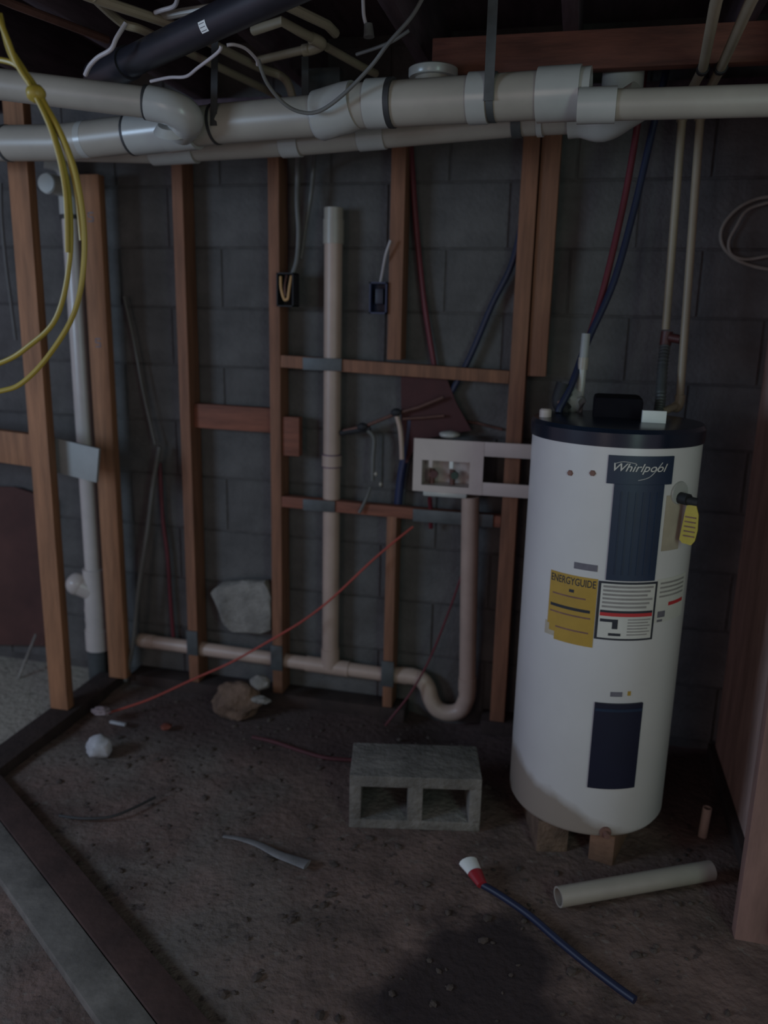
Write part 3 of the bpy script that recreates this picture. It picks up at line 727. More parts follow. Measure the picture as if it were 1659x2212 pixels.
# ---- cables up there
line('white_cable', 'short white cable looping down over the left branch', 'cable', [(-1.061, 1.860, 2.095), (-1.080, 1.850, 2.063), (-1.096, 1.850, 2.040), (-1.136, 1.860, 2.028), (-1.165, 1.870, 2.014), (-1.188, 1.885, 1.999)], 0.0052, WHITEC, 6)
line('white_cable', 'short white cable end lying along the joists above the black pipe', 'cable', [(-0.922, 1.845, 2.135), (-0.951, 1.884, 2.132), (-0.989, 1.897, 2.130), (-1.012, 1.908, 2.130)], 0.0050, WHITEC, 6)
line('white_cable', 'thin white cable hanging in a curve below the black pipe', 'cable', [(-1.026, 1.900, 1.983), (-0.958, 1.860, 1.978), (-0.901, 1.830, 1.970), (-0.852, 1.790, 1.975), (-0.783, 1.740, 1.987), (-0.770, 1.730, 1.996)], 0.0036, WHITEC, 6)
line('white_cable', 'thin white cable arching away from the right side of the black pipe', 'cable', [(-0.779, 1.780, 2.013), (-0.765, 1.790, 2.016), (-0.752, 1.820, 2.016), (-0.745, 1.860, 2.007), (-0.750, 1.880, 2.001)], 0.0036, WHITEC, 6)
line('sagging_cable', 'long grey cable sagging onto the thick drain pipe elbow', 'cable', [(-0.764, 1.920, 2.024), (-0.752, 1.940, 1.981), (-0.722, 1.970, 1.943), (-0.683, 1.985, 1.925), (-0.637, 1.985, 1.926), (-0.576, 1.970, 1.955), (-0.503, 1.940, 2.003), (-0.456, 1.910, 2.039), (-0.400, 1.880, 2.078), (-0.370, 1.860, 2.110)], 0.0045, GREYC, 7)
line('grey_cable', 'short grey cable crossing the sagging cable', 'cable', [(-0.418, 1.950, 2.076), (-0.456, 1.960, 2.060), (-0.498, 1.980, 2.054), (-0.555, 2.010, 2.051)], 0.0040, GREYC, 6)
dp = thing('hanging_socket', 'small cream socket hanging on a short wire above the thick drain', 'socket')
MB().tube(smooth_path([(-0.539, 2.000, 2.170), (-0.542, 2.020, 2.138), (-0.539, 2.030, 2.120)], 5), 0.0042, 10).build('wire', WHITEC, dp)
a = Vector((-0.533, 2.030, 2.120)); MB().tube([a, a + Vector((0.002, 0, -0.028))], [0.010, 0.013], 14).build('shell', GREYC, dp)

# ================================================================== LAUNDRY DRAIN, VENT AND TRAP
DY = 2.746
dr = thing('laundry_drain', 'tan drain line along the stud feet with a tall open vent and a trap', 'pipe')
h0, h1 = Vector((-1.636, 2.746, 0.172)), Vector((-0.530, 2.746, 0.151))
MB().tube([h0, h1], 0.0270, 24).build('horizontal_run', PVCT, dr)
v0, v1 = Vector((-0.831, 2.746, 0.172)), Vector((-0.830, 2.746, 1.764))
vx = (v0.x + v1.x) / 2
MB().tube([Vector((vx, DY, v0.z)), Vector((vx, DY, v1.z - 0.02))], 0.0310, 24).build('vent_riser', PVCT, dr)
vt = Vector((-0.829, 2.746, 1.809)).z
tag(MB().tube([Vector((vx, DY, v1.z - 0.07)), Vector((vx, DY, v1.z + 0.008))], 0.0350, 24).build('coupling', PVC, dr), 'pale coupling')
MB().pipe_open((vx, DY, v1.z), (vx, DY, vt), 0.0325, 0.004, 24).build('open_end', PVC, dr)
mz = Vector((-0.839, 2.746, 0.954)).z
mc = MB().tube([(vx, DY, mz - 0.022), (vx, DY, mz + 0.022)], 0.0345, 24).build('coupling', PVCT, dr)
for s_ in (-1, 1): MB().tube([(vx, DY, mz + s_ * 0.022 - 0.002), (vx, DY, mz + s_ * 0.022 + 0.002)], 0.0350, 24).build('primer_ring', mat('purple_primer%d' % (s_ + 1), (0.10, 0.05, 0.09), 0.6), mc)
# tee
hd = (h1 - h0).normalized(); tj = h0 + hd * ((vx - h0.x) / hd.x)
tg = MB().tube([tj - hd * 0.095, tj + hd * 0.075], 0.0305, 24).tube([tj, tj + Vector((0, 0, 0.075))], 0.0345, 24)
tg.build('tee', PVCT, dr)
for q in (h0 + hd * 0.26, h0 + hd * 0.04): MB().tube([q - hd * 0.03, q + hd * 0.03], 0.0290, 24).build('coupling', PVCT, dr)
# trap: S bend and riser
rtop = Vector((-0.321, 2.700, 0.868))
q = [Vector(p) for p in [(-0.590, 2.746, 0.153), (-0.523, 2.746, 0.158), (-0.478, 2.745, 0.151), (-0.451, 2.744, 0.120), (-0.437, 2.742, 0.077), (-0.411, 2.740, 0.042), (-0.366, 2.738, 0.033), (-0.322, 2.737, 0.054), (-0.302, 2.735, 0.110)]]
MB().tube(smooth_path(q, 6) + [q[-1].lerp(rtop, 0.09)], 0.0310, 24).build('trap_bend', PVCT, dr)
MB().tube([q[1] - Vector((0.03, 0, 0)), q[1] + Vector((0.02, 0, 0))], 0.0315, 24).build('coupling', PVCT, dr)
MB().tube([q[-1].lerp(rtop, 0.05), rtop], 0.0305, 24).build('trap_riser', PVCT, dr)
MB().tube([q[-1].lerp(rtop, 0.03), q[-1].lerp(rtop, 0.10)], 0.0330, 24).build('coupling', PVCT, dr)

# ---- white drain in the left partition
wd = thing('left_drain', 'tall white drain pipe with cleanout standing behind the left studs', 'pipe')
lx, ly = -1.812, 2.735
MB().tube([(lx, ly, 0.42), (lx, ly, 1.80)], 0.034, 28).build('pipe', PVCW, wd)
MB().tube([(lx, ly, 1.78), (lx, ly, 1.90)], 0.040, 28).build('coupling', FIT, wd)
MB().tube([(lx, ly, 1.775), (lx, ly, 1.790)], 0.0405, 28).build('joint_ring', DARKC, wd)
MB().tube(smooth_path([(lx, ly, 1.86), (lx - 0.002, ly, 1.93), (lx - 0.02, ly - 0.02, 1.965), (lx - 0.06, ly - 0.05, 1.975)], 5), 0.036, 24).build('elbow', FIT, wd)
k0 = Vector((-1.822, 2.620, 1.880))
MB().tube([k0 + Vector((0.01, 0.06, 0)), k0], 0.034, 24).build('cleanout_hub', FIT, wd)
MB().tube([k0 + Vector((0, 0.002, 0)), k0 + Vector((0, -0.008, 0))], 0.031, 24).build('cleanout_cap', FIT, wd)
MB().tube([(lx, ly, 0.30), (lx, ly, 0.46)], 0.044, 28).build('cleanout_tee', PVCW, wd)
MB().tube([(lx, ly, 0.33), (lx - 0.01, ly, 0.335)], 0.04, 28).build('tee_core', PVCW, wd)
kb = Vector((-1.870, 2.700, 0.399))
MB().tube([Vector((lx, ly, 0.36)), kb], [0.040, 0.040], 24).build('cleanout_branch', PVCW, wd)
MB().blob(kb, (0.042, 0.042, 0.045), 0.05, 1, 3, 1).build('cleanout_plug', PVCW, wd)
MB().tube([(lx, ly, 0.20), (lx, ly, 0.305)], 0.0455, 28).build('coupling', PVCW, wd)
for z in (0.205, 0.245, 0.285): MB().tube([(lx, ly, z), (lx, ly, z + 0.006)], 0.0468, 28).build('ridge', PVCW, wd)
MB().tube([(lx, ly, 0.12), (lx, ly, 0.205)], 0.050, 28).build('coupling', PVCW, wd)
tag(MB().tube([(lx, ly, -0.01), (lx, ly, 0.125)], 0.046, 28).build('floor_sleeve', STEEL, wd), 'dark grey sleeve at the floor')

# ---- laundry outlet box
ob = thing('laundry_outlet_box', 'white plastic laundry outlet box with two valves beside the water heater', 'outlet box')
X0, Z1 = -0.515, 1.064
X1, Z0 = -0.278, 0.884
BYF = 2.655
fr_ = MB()
iw = dict(xl=X0 + 0.030, xr=X1 - 0.045, zb=Z0 + 0.022, zt=Z1 - 0.072)
fr_.box((X0, BYF, iw['zt']), (X1, BYF + 0.006, Z1)); fr_.box((X0, BYF, Z0), (X1, BYF + 0.006, iw['zb']))
fr_.box((X0, BYF, iw['zb']), (iw['xl'], BYF + 0.006, iw['zt'])); fr_.box((iw['xr'], BYF, iw['zb']), (X1, BYF + 0.006, iw['zt']))
fr_.build('face_frame', WHITEP, ob)
rc = MB()
rc.box((iw['xl'] - 0.004, BYF + 0.075, iw['zb'] - 0.004), (iw['xr'] + 0.004, BYF + 0.080, iw['zt'] + 0.004))
rc.box((iw['xl'] - 0.004, BYF + 0.005, iw['zb'] - 0.004), (iw['xl'], BYF + 0.076, iw['zt'] + 0.004))
rc.box((iw['xr'], BYF + 0.005, iw['zb'] - 0.004), (iw['xr'] + 0.004, BYF + 0.076, iw['zt'] + 0.004))
rc.box((iw['xl'], BYF + 0.005, iw['zt']), (iw['xr'], BYF + 0.076, iw['zt'] + 0.004))
rc.box((iw['xl'], BYF + 0.005, iw['zb'] - 0.004), (iw['xr'], BYF + 0.076, iw['zb']))
rc.build('recess', WHITEP, ob)
for i, (xx, km, kn) in enumerate(((-0.455, BROWNK, 'dark red'), (-0.385, GREENK, 'dark green'))):
    v = MB().tube([(xx, BYF + 0.04, iw['zb']), (xx, BYF + 0.04, iw['zb'] + 0.05)], 0.010, 12).tube([(xx, BYF + 0.045, iw['zb'] + 0.035), (xx, BYF + 0.010, iw['zb'] + 0.035)], 0.009, 12).build('valve', COPPER, ob)
    tag(MB().tube([(xx + 0.012, BYF + 0.015, iw['zb'] + 0.038), (xx + 0.012, BYF + 0.002, iw['zb'] + 0.038)], 0.013, 12).build('knob', km, v), kn + ' knob')
    tag(MB().box((xx - 0.008, BYF + 0.006, iw['zb'] + 0.060), (xx + 0.006, BYF + 0.018, iw['zb'] + 0.098), bevel=0.003).build('lever', PAPER if i else WHITEP, v), 'white lever')
for z, zz in ((Z1 - 0.048, Z1), (Z0, Z0 + 0.044)):
    MB().box((X1, BYF + 0.001, z), (-0.060, BYF + 0.006, zz), bevel=0.001).build('mounting_bracket', WHITEP, ob)
MB().box((-0.480, BYF + 0.008, Z0 - 0.018), (-0.330, BYF + 0.05, Z0), bevel=0.006).build('bottom_lip', FIT, ob)
MB().blob((-0.40, BYF + 0.035, Z1 + 0.014), (0.036, 0.03, 0.013), 0.08, 1.5, 3, 2).build('top_plug', FIT, ob)

# ---- electric boxes on the studs
eb = thing('outlet_box_black', 'dark open outlet box with bare yellow wires on the second stud', 'outlet box')
exa, eya = -1.005, FY - 0.045
bx = MB()
bx.box((exa, eya + 0.055, 1.485), (exa + 0.060, eya + 0.060, 1.595)); bx.box((exa, eya, 1.485), (exa + 0.004, eya + 0.056, 1.595))
bx.box((exa + 0.056, eya, 1.485), (exa + 0.060, eya + 0.056, 1.595)); bx.box((exa, eya, 1.485), (exa + 0.060, eya + 0.056, 1.489)); bx.box((exa, eya, 1.591), (exa + 0.060, eya + 0.056, 1.595))
bx.build('box', RUBBER, eb)
wmat = mat('bare_wire_ends', (0.50, 0.29, 0.12), 0.6)
MB().tube(smooth_path([(exa + 0.012, eya + 0.01, 1.583), (exa + 0.016, eya + 0.002, 1.545), (exa + 0.026, eya + 0.003, 1.510), (exa + 0.034, eya + 0.004, 1.507)], 5), 0.0045, 8).build('wire', wmat, eb)
MB().tube(smooth_path([(exa + 0.050, eya + 0.01, 1.585), (exa + 0.046, eya + 0.002, 1.55), (exa + 0.040, eya + 0.002, 1.512), (exa + 0.032, eya + 0.004, 1.508)], 5), 0.0045, 8).build('wire', wmat, eb)
MB().tube(smooth_path([(exa + 0.030, eya + 0.02, 1.588), (exa + 0.028, eya + 0.006, 1.55), (exa + 0.030, eya + 0.006, 1.520)], 5), 0.0035, 8).build('wire', COPPER, eb)
bb = thing('outlet_box_blue', 'dark blue outlet box on the left side of the third stud', 'outlet box')
ex2, ey2 = -0.690, FY - 0.012
b2 = MB()
b2.box((ex2, ey2 + 0.055, 1.468), (ex2 + 0.060, ey2 + 0.060, 1.570)); b2.box((ex2, ey2, 1.468), (ex2 + 0.005, ey2 + 0.056, 1.570))
b2.box((ex2 + 0.055, ey2, 1.468), (ex2 + 0.060, ey2 + 0.056, 1.570)); b2.box((ex2, ey2, 1.468), (ex2 + 0.060, ey2 + 0.056, 1.473)); b2.box((ex2, ey2, 1.565), (ex2 + 0.060, ey2 + 0.056, 1.570))
b2.build('box', BLUEBOX, bb)
MB().box((ex2 + 0.018, ey2 + 0.01, 1.50), (ex2 + 0.045, ey2 + 0.056, 1.55), bevel=0.003).build('device', NAVYD, bb)
MB().tube(smooth_path([(ex2 + 0.03, ey2 + 0.03, 1.568), (ex2 + 0.038, ey2 + 0.02, 1.60), (ex2 + 0.055, ey2 - 0.008, 1.655), (ex2 + 0.072, ey2 - 0.016, 1.70)], 5), 0.0045, 8).build('wire', WHITEC, bb)

line('feed_cable', 'grey white cable hanging straight down to the black outlet box', 'cable', [(-0.887, 2.550, 1.952), (-0.941, 2.700, 1.918), (-0.943, 2.700, 1.817), (-0.938, 2.700, 1.730), (-0.944, 2.700, 1.641), (-0.960, 2.700, 1.593)], 0.0085, GREYC, 6)
line('feed_cable', 'fainter grey cable hanging beside the cable to the black box', 'cable', [(-0.833, 2.550, 1.955), (-0.893, 2.720, 1.935), (-0.905, 2.730, 1.850), (-0.921, 2.730, 1.762), (-0.934, 2.710, 1.642)], 0.0070, GREYC, 6)

# ---- red and blue tubes between the studs
line('red_tube', 'dull red tube slanting down the wall right of the third stud', 'tube', [(-0.586, 2.775, 2.092), (-0.576, 2.775, 1.967), (-0.551, 2.775, 1.737), (-0.521, 2.775, 1.529), (-0.492, 2.775, 1.377), (-0.462, 2.775, 1.237), (-0.437, 2.775, 1.119)], 0.0095, REDPEX, 6)
line('blue_tube', 'dark blue tube crossing the bay behind the upper crosspiece', 'tube', [(-0.198, 2.765, 1.820), (-0.228, 2.765, 1.643), (-0.289, 2.765, 1.503), (-0.346, 2.765, 1.351), (-0.397, 2.765, 1.241), (-0.449, 2.765, 1.144), (-0.494, 2.765, 1.053)], 0.0105, BLUEPEX, 6)
line('navy_hose', 'thick dark navy hose hanging left of the laundry box', 'hose', [(-0.553, 2.765, 1.123), (-0.560, 2.765, 1.024), (-0.577, 2.765, 0.924), (-0.585, 2.765, 0.839), (-0.589, 2.765, 0.762)], 0.0150, BLUEBOX, 6)
line('red_tube', 'short red tube dropping below the laundry box', 'tube', [(-0.462, 2.700, 0.852), (-0.462, 2.730, 0.797), (-0.464, 2.760, 0.731)], 0.0080, REDPEX, 4)
db = MB().prism([(-0.587, 2.752, 1.263), (-0.427, 2.752, 1.259), (-0.392, 2.752, 1.179), (-0.335, 2.752, 1.087), (-0.516, 2.752, 1.045), (-0.555, 2.752, 0.961), (-0.575, 2.752, 0.960)], (0, 1, 0), 0.012).build('red_board', DARKRED)
tag(db, 'dark red scrap board fixed to the wall above the laundry box', 'board')
sl = thing('supply_manifold', 'thin tan supply line with black clamps sloping up left of the laundry box', 'pipe')
MB().tube([(-0.784, 2.730, 1.064), (-0.706, 2.730, 1.085), (-0.592, 2.730, 1.136), (-0.516, 2.730, 1.160), (-0.432, 2.730, 1.198)], 0.0065, 10).build('pipe', COPPER, sl)
for px in [(-0.713, 2.722, 1.084), (-0.593, 2.722, 1.140)]:
    MB().blob(px, (0.019, 0.013, 0.015), 0.15, 2, 2, 3).build('clamp', RUBBER, sl)
MB().tube([(-0.795, 2.730, 1.056), (-0.686, 2.730, 1.078)], 0.0095, 10).build('sleeve', RUBBER, sl)
MB().tube(smooth_path([(-0.694, 2.728, 1.071), (-0.672, 2.728, 1.043), (-0.674, 2.728, 0.974), (-0.674, 2.728, 0.894)], 5), 0.0075, 10).build('drop_tube', GREYC, sl)
MB().tube(smooth_path([(-0.594, 2.728, 1.133), (-0.580, 2.728, 1.085), (-0.573, 2.728, 1.029), (-0.570, 2.728, 0.977)], 5), 0.0085, 10).build('drop_tube', PVCT, sl)
line('grey_tube', 'short grey tube end leaning above the lower crosspiece', 'tube', [(-0.678, 2.715, 0.873), (-0.687, 2.700, 0.837), (-0.711, 2.690, 0.782)], 0.0055, GREYC, 4)
line('copper_stub', 'thin copper stub lying across the red scrap board', 'tube', [(-0.572, 2.735, 1.117), (-0.499, 2.735, 1.125), (-0.428, 2.735, 1.135)], 0.0050, COPPER)
for px in [(-0.661, 2.722, 0.920), (-0.643, 2.722, 0.884)]:
    MB().blob(px, (0.006, 0.006, 0.008), 0.1, 2, 2, 3).build('fitting', PVC, sl)
line('copper_line', 'thin brown line running right from the red scrap board behind the fourth stud', 'pipe', [(-0.395, 2.790, 1.115), (-0.322, 2.790, 1.109), (-0.233, 2.790, 1.091)], 0.0050, COPPER)
line('left_cable', 'thin dark cable hanging down left of the front partition stud', 'cable', [(-2.097, 2.740, 1.904), (-2.105, 2.740, 1.784), (-2.104, 2.740, 1.637), (-2.097, 2.740, 1.504), (-2.088, 2.740, 1.342)], 0.0060, GREYC, 5)

# ---- thin rods in the bay at left
line('thin_tube', 'thin grey tube leaning in the bay right of the left partition', 'tube', [(-1.633, 2.760, 1.511), (-1.601, 2.760, 1.346), (-1.572, 2.760, 1.160), (-1.528, 2.750, 0.972)], 0.0052, GREYC, 5)
line('thin_tube', 'grey tube slanting down to the floor right of the left partition', 'tube', [(-1.504, 2.740, 0.966), (-1.533, 2.735, 0.832), (-1.561, 2.720, 0.633), (-1.603, 2.710, 0.407), (-1.633, 2.700, 0.185), (-1.670, 2.690, 0.015)], 0.0085, GREYC, 5)
line('red_tube', 'faint red tube hanging left of the first stud', 'tube', [(-1.523, 2.770, 0.898), (-1.520, 2.770, 0.679), (-1.506, 2.770, 0.531), (-1.502, 2.770, 0.359), (-1.494, 2.770, 0.153)], 0.0075, REDPEX, 5)

# ---- orange cord and red wire
line('orange_rope', 'thin orange cord stretched from the floor up to the lower crosspiece', 'rope', [(-1.593, 2.420, 0.015), (-1.464, 2.500, 0.050), (-1.313, 2.580, 0.119), (-1.177, 2.615, 0.188), (-0.998, 2.630, 0.307), (-0.890, 2.630, 0.386), (-0.786, 2.630, 0.480), (-0.655, 2.640, 0.619), (-0.578, 2.660, 0.693), (-0.516, 2.692, 0.747)], 0.0040, ORANGE, 5)
line('red_wire', 'thin red wire hanging behind the trap down to the floor', 'wire', [(-0.337, 2.715, 0.592), (-0.379, 2.710, 0.443), (-0.438, 2.700, 0.262), (-0.501, 2.680, 0.126), (-0.561, 2.660, 0.035), (-0.587, 2.640, -0.001)], 0.0040, REDPEX, 5)
line('red_rope', 'dark red cord lying on the dirt left of the cinder block', 'rope', [(-1.017, 2.421, 0.006), (-0.935, 2.411, 0.006), (-0.822, 2.378, 0.006), (-0.724, 2.358, 0.006), (-0.623, 2.371, 0.006)], 0.0065, mat('dark_red_cord', (0.075, 0.014, 0.018), 0.6), 5)
line('dark_rope', 'thin dark cord curving over the dirt beside the left partition', 'rope', [(-1.384, 1.837, 0.008), (-1.309, 1.843, 0.008), (-1.236, 1.872, 0.008), (-1.194, 1.930, 0.008), (-1.161, 1.996, 0.008)], 0.0042, DARKC, 6)

# ================================================================== CABLE COILS
yc = thing('yellow_cable_coil', 'coil of yellow electric cable hanging from the ceiling in front of the left studs', 'cable')
yA = [(-1.031, 1.280, 1.984), (-0.971, 1.280, 1.934), (-0.948, 1.280, 1.888), (-0.930, 1.280, 1.843), (-0.896, 1.275, 1.795), (-0.867, 1.280, 1.725), (-0.854, 1.285, 1.643), (-0.860, 1.285, 1.538), (-0.890, 1.280, 1.441), (-0.950, 1.280, 1.390), (-1.012, 1.280, 1.358), (-1.133, 1.280, 1.328), (-1.275, 1.280, 1.404), (-1.309, 1.280, 1.584), (-1.250, 1.290, 1.770), (-1.121, 1.300, 1.878), (-0.982, 1.295, 1.858), (-0.934, 1.290, 1.842), (-0.899, 1.288, 1.802), (-0.871, 1.295, 1.738)]
yB = [(-0.946, 1.295, 1.863), (-0.902, 1.282, 1.808), (-0.850, 1.275, 1.727), (-0.827, 1.275, 1.648), (-0.824, 1.275, 1.553), (-0.847, 1.275, 1.458), (-0.901, 1.275, 1.382), (-0.964, 1.275, 1.326), (-1.018, 1.275, 1.307), (-1.144, 1.275, 1.281), (-1.297, 1.275, 1.361), (-1.329, 1.275, 1.583), (-1.262, 1.285, 1.785), (-1.127, 1.300, 1.900), (-1.027, 1.300, 1.895)]
yC = [(-0.907, 1.272, 1.816), (-0.868, 1.270, 1.737), (-0.854, 1.275, 1.649), (-0.859, 1.278, 1.549)]
yD = [(-0.908, 1.283, 1.805), (-0.870, 1.285, 1.751), (-0.842, 1.285, 1.668), (-0.835, 1.285, 1.569)]
MB().tube(smooth_path(yA, 7), 0.0046, 10).build('strand', YELLOW, yc)
MB().tube(smooth_path(yB, 7), 0.0046, 10).build('strand', YELLOW, yc)
MB().tube(smooth_path(yC, 7), 0.0040, 10).build('strand', YELLOW, yc)
MB().tube(smooth_path(yD, 7), 0.0040, 10).build('strand', YELLOW, yc)
MB().tube(smooth_path([(-0.963, 1.290, 1.923), (-0.951, 1.290, 1.867), (-0.926, 1.285, 1.834), (-0.899, 1.285, 1.798)], 6), 0.0042, 10).build('strand', YELLOW, yc)
kA = [Vector(p) for p in [(-0.896, 1.262, 1.805), (-0.874, 1.262, 1.798), (-0.879, 1.262, 1.785), (-0.900, 1.262, 1.792)]]
MB().blob(Vector((-0.898, 1.278, 1.798)), (0.016, 0.016, 0.014), 0.12, 2, 3, 6).build('tie', YELLOW, yc)
h_ = Vector(yA[0]); MB().tube([h_, Vector((h_.x - 0.03, h_.y, 2.152))], 0.0046, 8).build('hanging_strand', YELLOW, yc)

COILM = mat('pale_tan_cable', (0.25, 0.225, 0.19), 0.55, var=0.15)
wc = thing('white_cable_coil', 'loose coil of pale cable hanging on the block wall at right', 'cable')
MB().tube(smooth_path([(0.576, 2.786, 1.837), (0.499, 2.786, 1.832), (0.439, 2.786, 1.801), (0.403, 2.786, 1.748), (0.410, 2.786, 1.696), (0.457, 2.786, 1.653), (0.534, 2.786, 1.629), (0.602, 2.786, 1.632), (0.631, 2.786, 1.710)], 7), 0.0055, 10).build('strand', COILM, wc)
MB().tube(smooth_path([(0.563, 2.782, 1.826), (0.513, 2.782, 1.816), (0.466, 2.782, 1.796), (0.442, 2.782, 1.750), (0.426, 2.782, 1.707), (0.438, 2.782, 1.669), (0.482, 2.782, 1.655), (0.544, 2.782, 1.665), (0.596, 2.782, 1.672)], 7), 0.0048, 10).build('strand', COILM, wc)
nl = Vector([(0.576, 2.786, 1.837)][0]); MB().tube([nl + Vector((0, -0.02, 0)), nl + Vector((0, 0.03, 0))], 0.004, 8).build('nail', STEEL, wc)

# ================================================================== THINGS ON THE FLOOR
# cinder block on its side, cores towards the room
cb_ = MB()
cl, ch, cd = 0.385, 0.172, 0.190
oz = -0.012
webs = [(-cl / 2, -cl / 2 + 0.034), (-0.022, 0.022), (cl / 2 - 0.034, cl / 2)]
cb_.box((-cl / 2, -cd / 2, ch - 0.036 + oz), (cl / 2, cd / 2, ch + oz), bevel=0.004)
cb_.box((-cl / 2, -cd / 2, oz), (cl / 2, cd / 2, 0.030 + oz), bevel=0.004)
for a_, b_ in webs: cb_.box((a_, -cd / 2 + 0.001, 0.028 + oz), (b_, cd / 2 - 0.001, ch - 0.034 + oz), bevel=0.002)
cbo = cb_.build('cinder_block', CINDER)
cbo.location = (-0.385, 2.165, 0); cbo.rotation_euler = (0, 0, radians(12))
tag(cbo, 'grey hollow cinder block lying on the dirt left of the water heater', 'cinder block')

# PVC offcut
q0, q1 = Vector((0.055, 1.843, 0.024)), Vector((0.453, 2.056, 0.024))
tag(MB().pipe_open(q0, q1, 0.026, 0.005, 24).build('pipe_offcut', PVC), 'cream pipe offcut lying on the dirt in front of the water heater', 'pipe')
q = Vector((0.463, 2.262, 0.000))
tag(MB().pipe_open((q.x, q.y, -0.01), (q.x + 0.004, q.y, 0.085), 0.013, 0.003, 16).build('pipe_stub', PVCT), 'short tan pipe stub standing by the right wall behind the offcut', 'pipe')

# blue hose with red and white end
bh = thing('blue_hose', 'dark blue hose with a red and white end lying on the dirt', 'hose')
MB().tube(smooth_path([(-0.156, 1.866, 0.009), (-0.098, 1.835, 0.009), (-0.017, 1.779, 0.009), (0.058, 1.710, 0.009), (0.123, 1.653, 0.009), (0.188, 1.601, 0.009), (0.228, 1.572, 0.009)], 7), 0.0095, 12).build('hose', BLUEPEX, bh)
w0, w1, w2 = Vector((-0.187, 1.928, 0.018)), Vector((-0.164, 1.889, 0.018)), Vector((-0.140, 1.851, 0.014))
tag(MB().tube([w0, w1], [0.027, 0.020], 14, flat=0.6).build('white_end', PAPER, bh), 'white cap')
tag(MB().tube([w1, w2], [0.021, 0.014], 14, flat=0.7).build('red_collar', REDCAP, bh), 'red collar')

# flat strip
st_ = [(-0.881, 1.873, 0.008), (-0.828, 1.874, 0.008), (-0.767, 1.863, 0.008), (-0.703, 1.838, 0.008), (-0.651, 1.826, 0.008), (-0.610, 1.817, 0.008)]
P = smooth_path(st_, 5)
tag(MB().tube(P, [0.006 + 0.015 * (i / len(P)) for i in range(len(P))], 10, flat=0.35).build('flat_strip', STRIPM), 'curved grey plastic strip lying flat on the dirt', 'strip')

# planks at lower left
a, b = Vector((-1.758, 1.991, 0.000)), Vector((-0.725, 1.308, 0.000))
d = (b - a).normalized(); n_ = Vector((-d.y, d.x, 0))
b = b + d * 0.5
a = a - n_ * 0.020; b = b - n_ * 0.020
tag(MB().bar(a + Vector((0, 0, 0.004)) - n_ * -0.0, b + Vector((0, 0, 0.004)), 0.080, 0.034).build('dark_plank', PLANK), 'dark reddish plank lying diagonally on the floor at lower left', 'plank')
tag(MB().bar(a - n_ * 0.085 - d * 0.02 + Vector((0, 0, 0.001)), b - n_ * 0.085 + Vector((0, 0, 0.001)), 0.085, 0.028).build('pale_board', PALEB), 'pale dusty board lying along the dark reddish plank at lower left', 'board')

# sheet and stick behind the left partition
sh = MB().prism([(-2.497, 2.760, 0.742), (-2.167, 2.760, 0.761), (-2.006, 2.760, 0.723), (-2.050, 2.760, 0.091), (-2.582, 2.760, 0.039)], (0, 1, 0), 0.012).build('brown_sheet', mat('brown_sheet_wood', (0.075, 0.030, 0.024), 0.8, var=0.3, scale=5))
tag(sh, 'dark reddish sheet of wood leaning on the block wall at far left', 'sheet')
line('pale_stick', 'thin pale stick leaning on the dark sheet at far left', 'stick', [(-2.090, 2.720, 0.154), (-2.107, 2.680, 0.076), (-2.126, 2.630, -0.017)], 0.0060, ROCK)

# rubble
mbk = MB().prism([(-1.304, 2.712, 0.414), (-1.271, 2.712, 0.451), (-1.176, 2.712, 0.471), (-1.079, 2.712, 0.483), (-1.057, 2.712, 0.424), (-1.061, 2.712, 0.279), (-1.104, 2.712, 0.263), (-1.218, 2.712, 0.255), (-1.252, 2.712, 0.280), (-1.273, 2.712, 0.349)], (0, 1, 0), 0.060)
bmesh.ops.triangulate(mbk.bm, faces=mbk.bm.faces)
bmesh.ops.subdivide_edges(mbk.bm, edges=mbk.bm.edges, cuts=3, use_grid_fill=True)
bmesh.ops.smooth_vert(mbk.bm, verts=mbk.bm.verts, factor=0.4, use_axis_x=True, use_axis_y=True, use_axis_z=True)
for v in mbk.bm.verts:
    n3 = noise.noise_vector(v.co * 22); v.co += Vector((n3.x * 0.006, n3.y * 0.008, n3.z * 0.006))
    v.co.y += 0.03 * max(0, (0.33 - v.co.z) / 0.2)
tag(mbk.build('concrete_chunk', ROCK), 'pale grey broken slab jammed between the first and second stud', 'rubble')
q = Vector((-1.145, 2.583, 0.000)); q.z = 0.052
tag(MB().blob(q, (0.092, 0.060, 0.066), 0.30, 1.5, 4, 3, -0.01).build('brown_clod', BROWNROCK), 'brown rough lump of earth on the floor below the second stud', 'rubble')
q = Vector((-1.045, 2.570, 0.140))
tag(MB().blob(q + Vector((0, 0, 0.004)), (0.036, 0.030, 0.028), 0.3, 1.8, 3, 5).build('grey_stone', ROCK), 'rounded grey stone balanced on top of the brown lump', 'rubble')
q = Vector((-1.044, 2.565, 0.076))
tag(MB().blob(q, (0.036, 0.02, 0.014), 0.35, 2, 3, 8).build('pale_shard', ROCK), 'pale angular shard below the rounded grey stone', 'rubble')
q = Vector((-1.470, 2.183, 0.000)); q.z = 0.030
tag(MB().blob(q, (0.042, 0.038, 0.040), 0.25, 1.3, 3, 12, -0.008).build('crumpled_cup', FOILW), 'crumpled whitish cup on the floor beside the left bottom plate', 'litter')
q = Vector((-1.595, 2.382, 0.000)); q.z = 0.046
tag(MB().blob(q + Vector((0.01, 0, 0)), (0.034, 0.022, 0.014), 0.5, 2.4, 3, 14).build('crumpled_wrapper', mat('pinkish_wrapper', (0.26, 0.20, 0.20), 0.6, var=0.3, scale=20)), 'small pinkish crumpled wrapper on the left bottom plate', 'litter')
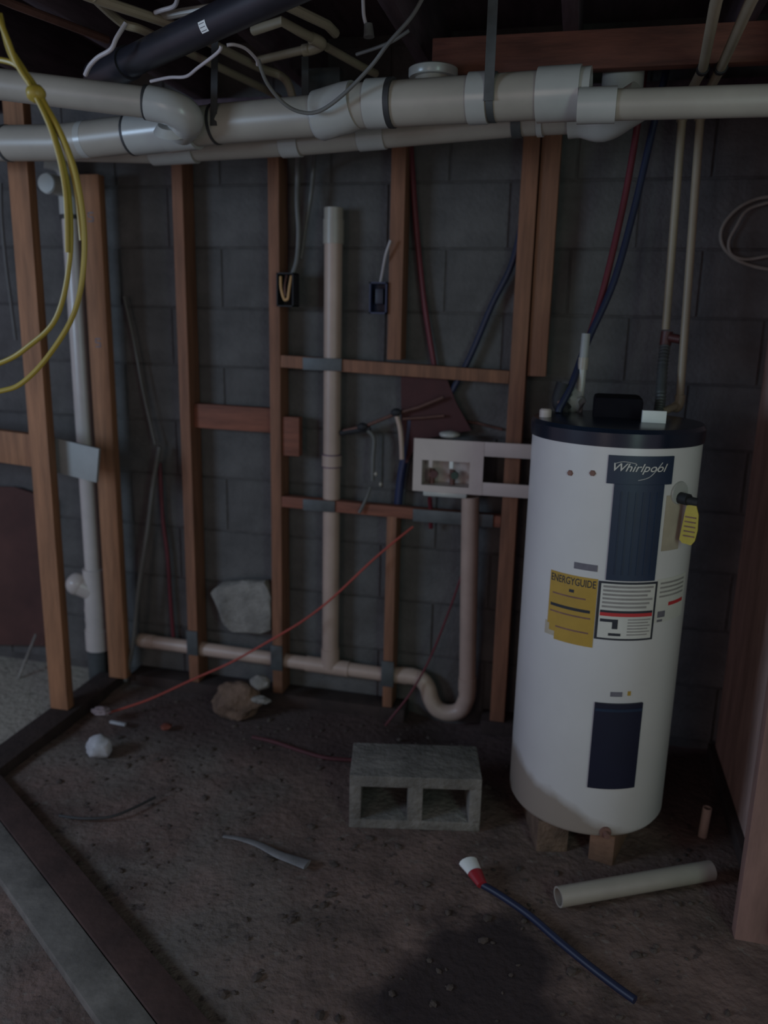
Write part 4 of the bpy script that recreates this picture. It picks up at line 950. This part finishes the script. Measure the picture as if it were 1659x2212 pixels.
q = Vector((-1.520, 2.380, 0.010))
tag(MB().bar(q + Vector((-0.03, 0.0, 0.0)), q + Vector((0.035, -0.006, 0.0)), 0.012, 0.010).build('white_sliver', FOILW), 'thin white sliver lying by the pinkish wrapper', 'litter')
q = Vector((-1.344, 2.406, 0.006))
tag(MB().blob(q, (0.020, 0.022, 0.010), 0.4, 2, 2, 15).build('orange_scrap', mat('orange_scrap', (0.19, 0.05, 0.03), 0.7)), 'small orange scrap on the dirt right of the white sliver', 'litter')

# gravel and crumbs of dirt nobody could count
mb = MB()
for k in range(750):
    x = random.uniform(-1.65, 0.45); y = random.uniform(0.9, 2.66)
    if math.hypot(x - HX, y - HY) < 0.25: continue
    if abs(x + 0.385) < 0.24 and abs(y - 2.165) < 0.16: continue
    if x < -1.63 + max(0.0, 1.95 - y) * 0.95 + 0.06: continue
    r = random.choice((0.003, 0.004, 0.005, 0.006, 0.009)) * random.uniform(0.7, 1.3)
    z = 0.010 * noise.noise(Vector((x * 2.2, y * 2.2, 0))) + 0.006 * noise.noise(Vector((x * 7, y * 7, 3))) - 0.010
    q = bmesh.ops.create_icosphere(mb.bm, subdivisions=1, radius=1.0)
    a = random.uniform(0, pi)
    for v in q['verts']:
        u = v.co.copy(); u *= r * random.uniform(0.75, 1.2)
        v.co = Vector((x + u.x * cos(a) * 1.4 - u.y * sin(a), y + u.x * sin(a) * 1.4 + u.y * cos(a), z + r * 0.3 + u.z * 0.6))
tag(mb.build('gravel', mat('gravel_dirt', (0.080, 0.060, 0.050), 0.95, var=0.5, scale=3), smooth=False), 'loose crumbs of dirt and gravel scattered over the floor', 'gravel', kind='stuff')

# alike things share a group
for o in bpy.data.objects:
    k = o.name.split('.')[0]
    g_ = {'water_line': 'tan water lines under the joists', 'white_cable': 'white cable ends under the joists',
          'support_block': 'bricks under the water heater', 'feed_cable': 'grey cables to the black outlet box',
          'red_tube': 'red tubes between the studs', 'thin_tube': 'grey tubes by the left partition'}.get(k)
    if g_ and o.parent is None: o['group'] = g_
